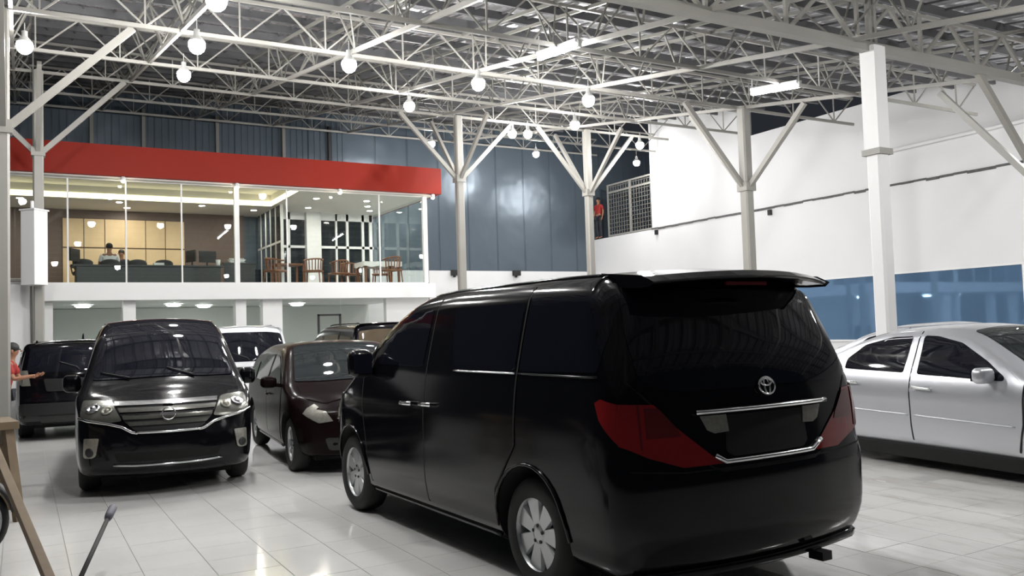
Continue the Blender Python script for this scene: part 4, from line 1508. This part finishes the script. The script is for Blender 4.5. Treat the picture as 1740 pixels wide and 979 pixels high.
def office_chair(x, y, rz, label):
    t = thing('office_chair', label, 'chair', (x, y, OF), rz, 'dark office chairs')
    mb = MB()
    rbox(mb, (0, 0, .46), (.48, .46, .09), .04)
    mb.obj('seat', M_officechair, t)
    mb = MB()
    n = 8
    vs, fs = [], []
    for i in range(n + 1):
        q = -1 + 2 * i / n
        for z, w in ((.50, .8), (.64, 1.0), (.75, .98), (.80, .78)):
            for d in (0, .05):
                vs.append((q * .24 * w, -.24 - d + .06 * q * q, z + (.03 * (1 - q * q) if z > .78 else 0)))
    for i in range(n):
        for k in range(3):
            a, b = i * 8 + k * 2, (i + 1) * 8 + k * 2
            fs += [(a, b, b + 2, a + 2), (a + 1, a + 3, b + 3, b + 1)]
        a, b = i * 8, (i + 1) * 8
        fs += [(a, a + 1, b + 1, b), (a + 6, b + 6, b + 7, a + 7)]
    for i in (0, n):
        for k in range(3):
            a = i * 8 + k * 2
            fs.append((a, a + 1, a + 3, a + 2) if i else (a, a + 2, a + 3, a + 1))
    mb.add(vs, fs, True)
    mb.obj('backrest', M_officechair, t)
    MB().tube([(0, 0, .1), (0, 0, .42)], .03, 8).obj('gas_column', M_chrome, t)
    mb = MB()
    for k in range(5):
        A = 2 * pi * k / 5
        mb.bar((0, 0, .1), (.27 * cos(A), .27 * sin(A), .06), .04)
        mb.ball((.27 * cos(A), .27 * sin(A), .03), .03, 8, 6)
    mb.obj('star_base', M_black, t)
    for sd in (-1, 1):
        MB().tube([(sd * .24, .1, .46), (sd * .28, .1, .66), (sd * .28, -.14, .68), (sd * .25, -.24, .66)], .018, 6).obj('armrest', M_black, t)
    return t


office_chair(1.45, 25.42, 0, 'dark office chair nearest the boxed column, behind the long desk')
office_chair(2.1, 25.42, 0, 'dark office chair on which the person in white sits')
office_chair(2.78, 25.42, 0, 'dark office chair beside the person in white, empty')
office_chair(3.45, 25.42, 0, 'dark office chair at the end of the long desk before the tan panels')


def monitor(x, y, rz, z, label):
    t = thing('monitor', label, 'monitor', (x, y, z), rz, 'monitors on the desks')
    MB().box(-.24, .24, -.02, .02, .12, .44).obj('screen_case', M_black, t)
    MB().box(-.02, .02, .02, .05, .01, .25).box(-.1, .1, -.06, .08, 0, .012).obj('stand', M_black, t)


monitor(1.22, 24.62, radians(60), OF + .60, 'dark monitor at the end of the long desk nearest the boxed column')
monitor(4.05, 24.5, radians(-70), OF + .60, 'dark monitor turned edge on beside the tan panels')
monitor(4.5, 24.6, radians(15), OF + .60, 'dark monitor before the plain brown wall')
t = thing('paper_cup', 'white cup standing on the long desk by the monitors', 'cup', (4.72, 24.3, OF + .6))
MB().lathe([(.001, 0), (.05, 0), (.065, .17), (.06, .17)], 14).obj('cup_body', M_white2, t)
t = thing('paper_stack', 'stack of white papers on the short desk by the glass post', 'papers', (5.25, 24.45, OF + .7))
for k in range(5):
    a = random.uniform(-.3, .3)
    o = MB().box(-.2, .2, -.14, .14, k * .025, k * .025 + .022).obj('paper', M_cloth, t)
    o.rotation_euler.z = a
t = thing('paper_stack', 'low stack of white papers on the long desk before the tan panels', 'papers', (3.2, 24.35, OF + .6))
for k in range(3):
    o = MB().box(-.13, .13, -.1, .1, k * .025, k * .025 + .022).obj('paper', M_cloth, t)
    o.rotation_euler.z = random.uniform(-.3, .3)


def cafe_chair(x, y, rz, label):
    t = thing('cafe_chair', label, 'chair', (x, y, OF), rz, 'brown wooden cafe chairs')
    mb = MB()
    rbox(mb, (0, 0, .43), (.5, .48, .05), .02)
    mb.obj('seat', M_chairwood, t)
    # bowed top rail that runs forward into the arms
    arcp = [(.27 * cos(a), -.02 + .27 * sin(a) * 1.0, .74 + .07 * max(0, -sin(a))) for a in [radians(d) for d in range(-200, 21, 20)]]
    MB().tube(arcp, .022, 8).obj('back_rail', M_chairwood, t)
    for d in range(-170, -9, 20):
        a = radians(d)
        p = (.27 * cos(a), -.02 + .27 * sin(a), .74 + .07 * max(0, -sin(a)))
        MB().bar((.24 * cos(a), -.02 + .23 * sin(a), .44), p, .03, .015).obj('back_slat', M_chairwood, t)
    for sx in (-1, 1):
        for sy in (-1, 1):
            MB().tube([(sx * .21, sy * .2, .42), (sx * .24, sy * .24, 0)], [.02, .015], 8).obj('leg', M_chairwood, t)
    return t


cafe_chair(6.15, 23.75, radians(-150), 'brown slatted chair with high dense back nearest the thick glass post')
cafe_chair(7.2, 23.7, radians(150), 'brown slatted armchair with curved rail before the white pillar')
cafe_chair(8.25, 24.6, radians(10), 'brown slatted chair before the dark windows, facing the table')
cafe_chair(8.75, 25.0, radians(180), 'brown slatted chair behind the white-clothed table')
cafe_chair(9.35, 23.2, radians(20), 'brown slatted chair in front of the white-clothed table')
cafe_chair(9.72, 24.95, radians(150), 'brown slatted chair at the glass end of the room')
t = thing('cafe_table', 'brown wooden table between the slatted chairs', 'table', (6.75, 24.7, OF))
MB().box(-.4, .4, -.4, .4, .66, .70).obj('table_top', M_chairwood, t)
for sx in (-1, 1):
    for sy in (-1, 1):
        MB().box(sx * .36 - .03, sx * .36 + .03, sy * .36 - .03, sy * .36 + .03, 0, .66).obj('leg', M_chairwood, t)
t = thing('cafe_table', 'dark-legged table under a white cloth at the glass end of the room', 'table', (9.3, 24.1, OF))
MB().box(-.58, .58, -.4, .4, .68, .72).obj('table_top', M_chairwood, t)
for sx in (-1, 1):
    for sy in (-1, 1):
        MB().box(sx * .52 - .03, sx * .52 + .03, sy * .34 - .03, sy * .34 + .03, 0, .68).obj('leg', M_chairwood, t)
mb = MB().box(-.6, .6, -.42, .42, .722, .732)
n = 40
loop = [(-.6 + 1.2 * i / 12, -.42) for i in range(12)] + [(.6, -.42 + .84 * i / 8) for i in range(8)] + [(.6 - 1.2 * i / 12, .42) for i in range(12)] + [(-.6, .42 - .84 * i / 8) for i in range(8)]
vs = [(x, y, .728) for x, y in loop] + [(x * (1 + .02 * (i % 2)), y * (1 + .05 * (i % 2)), .60 - .03 * ((i // 2) % 2)) for i, (x, y) in enumerate(loop)]
mb.add(vs, [(i, (i + 1) % 40, 40 + (i + 1) % 40, 40 + i) for i in range(40)], True)
o = mb.obj('tablecloth', M_cloth)
o.location = (9.3, 24.1, OF)
tag(o, 'white tablecloth on the table at the glass end of the room', 'tablecloth')


# ------------------------------------------------------------------ people
def skin_obj(name, pts, edges, m, parent, root=0, sub=2):
    me = bpy.data.meshes.new(name)
    me.from_pydata([p[:3] for p in pts], edges, [])
    me.materials.append(m)
    o = link(name, me, parent)
    md = o.modifiers.new('skin', 'SKIN')
    md.use_smooth_shade = True
    md.branch_smoothing = .6
    for i, p in enumerate(pts):
        r = p[3]
        me.skin_vertices[0].data[i].radius = r if isinstance(r, tuple) else (r, r)
        me.skin_vertices[0].data[i].use_root = (i == root)
    sm = o.modifiers.new('smooth', 'SUBSURF')
    sm.levels = sm.render_levels = sub
    return o


def person(label, loc, rotz, J, top, bottom, shoes=M_black, sleeve=True):
    """J: joint table; the figure faces +y"""
    t = thing('person', label, 'person', loc, rotz)
    names = list(J)
    P = [J[k] for k in names]
    ix = {k: i for i, k in enumerate(names)}
    E_ = [('pelvis', 'waist'), ('waist', 'chest'), ('chest', 'neck_base'), ('neck_base', 'neck'), ('neck', 'head'), ('head', 'crown')]
    for s in 'LR':
        E_ += [('chest', 'sh' + s), ('sh' + s, 'el' + s), ('el' + s, 'wr' + s), ('wr' + s, 'palm' + s), ('pelvis', 'hip' + s), ('hip' + s, 'knee' + s), ('knee' + s, 'ank' + s), ('ank' + s, 'toe' + s)]
    skin_obj('body', P, [(ix[a], ix[b]) for a, b in E_], M_skin, t)
    # fingers
    for s, sg in (('L', -1), ('R', 1)):
        p, w = Vector(J['palm' + s][:3]), Vector(J['wr' + s][:3])
        d = (p - w).normalized()
        side = d.cross(Vector((0, 1, .3))).normalized()
        curl = side.cross(d).normalized()
        for k, ln in enumerate((.065, .075, .07, .055)):
            b = p + side * (.027 - .018 * k)
            skin_obj('finger', [(*b, .009), (*(b + d * ln * .55 + curl * .008), .008), (*(b + d * ln * .9 + curl * .03), .007)], [(0, 1), (1, 2)], M_skin, t, 0, 1)
        b = w + d * .02 + side * .02
        skin_obj('thumb', [(*b, .011), (*(b + side * .025 + d * .03), .009), (*(b + side * .03 + d * .055 + curl * .01), .008)], [(0, 1), (1, 2)], M_skin, t, 0, 1)
    g = .014
    up_ = lambda k, e=g: (*J[k][:3], tuple(x + e for x in J[k][3]) if isinstance(J[k][3], tuple) else J[k][3] + e)
    S_ = ['pelvis', 'waist', 'chest', 'neck_base', 'shL', 'shR', 'elL', 'elR']
    pts = [up_(k) for k in S_]
    for k in ('elL', 'elR'):
        i = S_.index(k)
        s_ = Vector(J['sh' + k[-1]][:3])
        e_ = Vector(J[k][:3])
        pts[i] = (*(s_ + (e_ - s_) * .8), .058)
    skin_obj('shirt', pts, [(0, 1), (1, 2), (2, 3), (2, 4), (2, 5), (4, 6), (5, 7)], top, t)
    B_ = ['pelvis', 'hipL', 'hipR', 'kneeL', 'kneeR', 'ankL', 'ankR']
    pts = [up_(k, .012) for k in B_]
    pts[0] = (*J['pelvis'][:3], tuple(x - .004 for x in up_('pelvis')[3]) if isinstance(up_('pelvis')[3], tuple) else up_('pelvis')[3] - .004)
    skin_obj('trousers', pts, [(0, 1), (0, 2), (1, 3), (2, 4), (3, 5), (4, 6)], bottom, t)
    for s in 'LR':
        a, b = Vector(J['ank' + s][:3]), Vector(J['toe' + s][:3])
        skin_obj('shoe', [(*(a + Vector((0, -.03, -.03))), .045), (*b, .04)], [(0, 1)], shoes, t, 0, 1)
    # head: hair cap, ears, nose, eyes
    h, c = Vector(J['head'][:3]), Vector(J['crown'][:3])
    u = (c - h).normalized()
    f = J.get('_face', Vector((0, 1, 0)))
    f = (Vector((0, 1, 0)) - u * u.y).normalized()
    r_ = u.cross(f)
    mb = MB()
    mb.ball(h + u * .065 - f * .018, .088, 14, 10, (1.0, 1.08, 1.0))
    mb.obj('hair', M_hair, t)
    mb = MB()
    mb.ball(h + f * .098 + u * .012, .014, 8, 6)
    for sg in (-1, 1):
        mb.ball(h + r_ * sg * .088 + u * .015 - f * .01, .022, 8, 6, (.5, 1, 1.3))
    mb.obj('nose_and_ears', M_skin, t)
    mb = MB()
    for sg in (-1, 1):
        mb.ball(h + f * .083 + r_ * sg * .032 + u * .035, .009, 8, 6)
    mb.box(*[v for v in (h.x - .02, h.x + .02)], h.y + .084, h.y + .092, h.z - .045, h.z - .039)
    mb.obj('eyes_and_mouth', M_hair, t)
    return t


def stand(k=1.0, lean=0.0, arms='down'):
    J = {'pelvis': (0, 0, .93, (.145, .10)), 'waist': (0, .01 + lean * .3, 1.10, (.135, .095)), 'chest': (0, lean * .8, 1.30, (.15, .105)), 'neck_base': (0, lean, 1.44, .07), 'neck': (0, lean * 1.1 + .01, 1.50, .05),
         'head': (0, lean * 1.2 + .03, 1.57, (.078, .092)), 'crown': (0, lean * 1.25 + .02, 1.66, (.07, .08))}
    for s, g in (('L', -1), ('R', 1)):
        J['sh' + s] = (g * .18, lean * .9, 1.39, .055)
        if arms == 'down':
            J['el' + s] = (g * .23, lean * .8 - .02, 1.12, .042)
            J['wr' + s] = (g * .24, lean + .06, .88, .028)
            J['palm' + s] = (g * .24, lean + .09, .80, (.018, .034))
        else:
            J['el' + s] = (g * .24, lean + .08, 1.13, .042)
            J['wr' + s] = (g * .2, lean + .32, 1.16, .028)
            J['palm' + s] = (g * .19, lean + .40, 1.17, (.018, .034))
        J['hip' + s] = (g * .09, 0, .88, .09)
        J['knee' + s] = (g * .10, .02, .49, .06)
        J['ank' + s] = (g * .10, -.02, .09, .042)
        J['toe' + s] = (g * .115, .13, .035, .035)
    return {a: (v[0] * k, v[1] * k, v[2] * k, tuple(x * k for x in v[3]) if isinstance(v[3], tuple) else v[3] * k) for a, v in J.items()}


def sit():
    J = stand()
    dz = -.42
    for k_ in ('pelvis', 'waist', 'chest', 'neck_base', 'neck', 'head', 'crown', 'shL', 'shR'):
        v = J[k_]
        J[k_] = (v[0], v[1], v[2] + dz, v[3])
    for s, g in (('L', -1), ('R', 1)):
        J['el' + s] = (g * .24, .08, .72, .042)
        J['wr' + s] = (g * .17, .30, .69, .028)
        J['palm' + s] = (g * .15, .38, .69, (.034, .018))
        J['hip' + s] = (g * .09, .04, .53, .09)
        J['knee' + s] = (g * .11, .42, .50, .065)
        J['ank' + s] = (g * .11, .44, .09, .042)
        J['toe' + s] = (g * .12, .58, .035, .035)
    return J


person('person in a red shirt and dark trousers reaching out beside the black car', (-.22, 15.0, 0), radians(-100), stand(.91, .10, 'reach'), M_shirt_red, M_dark_cloth)
person('person in a red shirt and dark trousers standing up by the mesh window', (20.07, 27.64, 5.0), radians(100), stand(.98), M_shirt_red, M_dark_cloth)
person('person in a white shirt seated with back to the glass at the long desk', (2.1, 25.42, OF), 0, sit(), M_shirt_white, M_dark_cloth)
person('dark-clothed person seated facing the one in white across the meeting room', (2.55, 27.0, OF - .02), radians(165), sit(), M_dark_cloth, M_dark_cloth)
office_chair(2.55, 27.0, radians(165), 'dark office chair of the dark-clothed person, by the tan panels')

# ------------------------------------------------------------------ trestle, pole, motorbike and jack in the front corner
t = thing('wooden_trestle', 'worn wooden trestle stool standing at the edge of the tiles', 'stool', (-.25, 9.05, 0), radians(8))
MB().box(-.22, .2, -.30, .34, .80, .87).obj('top_board', M_wood, t, .006)
for sx in (-1, 1):
    for sy in (-1, 1):
        MB().bar((sx * .12, sy * .22, .80), (sx * .19, sy * .34, 0), .085, .05).obj('leg', M_wood, t)
MB().bar((.165, -.30, .33), (.165, .30, .33), .03, .07).obj('rail', M_wood, t)
MB().bar((-.165, -.30, .33), (-.165, .30, .33), .03, .07).obj('rail', M_wood, t)
MB().box(.08, .17, -.20, .26, .66, .80).obj('apron', M_wood, t)
t = thing('wooden_pole', 'long square wooden pole leaning across the trestle', 'pole', (.20, 5.6, 0))
MB().bar((0, 0, .03), (-.46, 2.1, 1.0), .055, .055).obj('pole_shaft', M_wood, t, .004)
t = thing('jack', 'black jack handle with a grey grip sticking up from the floor', 'jack', (.21, 5.35, 0))
hb = MB().tube([(.02, .1, .1), (.30, .98, .40)], .014, 10)
hb.obj('handle', M_rubber, t)
MB().tube([(.285, .93, .383), (.296, .965, .395), (.325, 1.055, .426), (.33, 1.07, .431)], [.022, .027, .027, .02], 12).obj('grip', mat('grey_grip', (.10, .10, .13), .6), t)
mb = MB()
mb.prism([(-.09, -.35), (.09, -.35), (.07, .15), (-.07, .15)], .03, .12)
mb.obj('jack_body', M_black, t)
for sx in (-1, 1):
    for y in (-.3, .1):
        M = Matrix.Translation((sx * .1, y, .04)) @ Matrix.Rotation(pi / 2, 4, 'Y')
        MB().lathe([(.001, -.015), (.04, -.015), (.04, .015), (.001, .015)], 14, M).obj('castor', M_alloy_dark, t)

t = thing('motorbike', 'motorbike of which only the black front tyre shows at the picture edge', 'motorbike', (-.36, 7.3, 0), radians(82))
R_ = .29


def bike_wheel(y, parent):
    M = Matrix.Translation((0, y, R_)) @ Matrix.Rotation(pi / 2, 4, 'Y')
    tm = MB().lathe([(R_ - .05 + .045 * (1 + cos(a)) * .55, .045 * sin(a)) for a in [2 * pi * i / 12 for i in range(12)]], 36, M, True, True)
    w = tm.obj('wheel', M_rubber, parent)
    rb = MB().lathe([(R_ - .055, -.03), (R_ - .04, -.035), (R_ - .04, .035), (R_ - .055, .03), (R_ - .06, 0)], 36, M, True, True)
    for k in range(6):
        A = 2 * pi * k / 6
        c = Vector((0, y, R_))
        rb.bar(c, c + Vector((0, cos(A) * (R_ - .05), sin(A) * (R_ - .05))), .022, .014)
    rb.obj('rim', M_alloy, w)
    MB().lathe([(.001, -.05), (.04, -.05), (.04, .05), (.001, .05)], 14, M).obj('hub', M_alloy_dark, w)


# local +y is backwards from the front wheel, so the rear lies outside the picture
bike_wheel(0, t)
bike_wheel(1.22, t)
fm = MB()
n = 12
vs, fs = [], []
for i in range(n + 1):
    a = radians(20 + 150 * i / n)
    for x, rr_ in ((-.06, .0), (-.05, .02), (0, .03), (.05, .02), (.06, .0)):
        vs.append((x, (R_ + .025 + rr_) * cos(a), R_ + (R_ + .025 + rr_) * sin(a)))
for i in range(n):
    for k in range(4):
        fs.append((i * 5 + k, i * 5 + k + 1, (i + 1) * 5 + k + 1, (i + 1) * 5 + k))
fm.add(vs, fs, True)
o = fm.obj('mudguard', M_black, t)
md = o.modifiers.new('thick', 'SOLIDIFY')
md.thickness = .006
for sx in (-1, 1):
    MB().tube([(sx * .075, 0, R_), (sx * .075, .16, .66), (sx * .07, .24, .86)], .018, 8).obj('fork', M_alloy, t)
MB().tube([(-.32, .34, .98), (-.12, .26, .98), (0, .25, .94), (.12, .26, .98), (.32, .34, .98)], .014, 8).obj('handlebar', M_black, t)
mb = MB()
rbox(mb, (0, .62, .52), (.26, .62, .34), .1, 4)
mb.obj('engine_cover', mat('grey_fairing', (.35, .35, .36), .3), t)
mb = MB()
rbox(mb, (0, .95, .76), (.26, .72, .12), .05, 4)
mb.obj('seat', M_black, t)
MB().tube([(0, .22, .8), (0, .45, .55), (0, .8, .4), (0, 1.22, R_)], .035, 8).obj('frame', M_black, t)
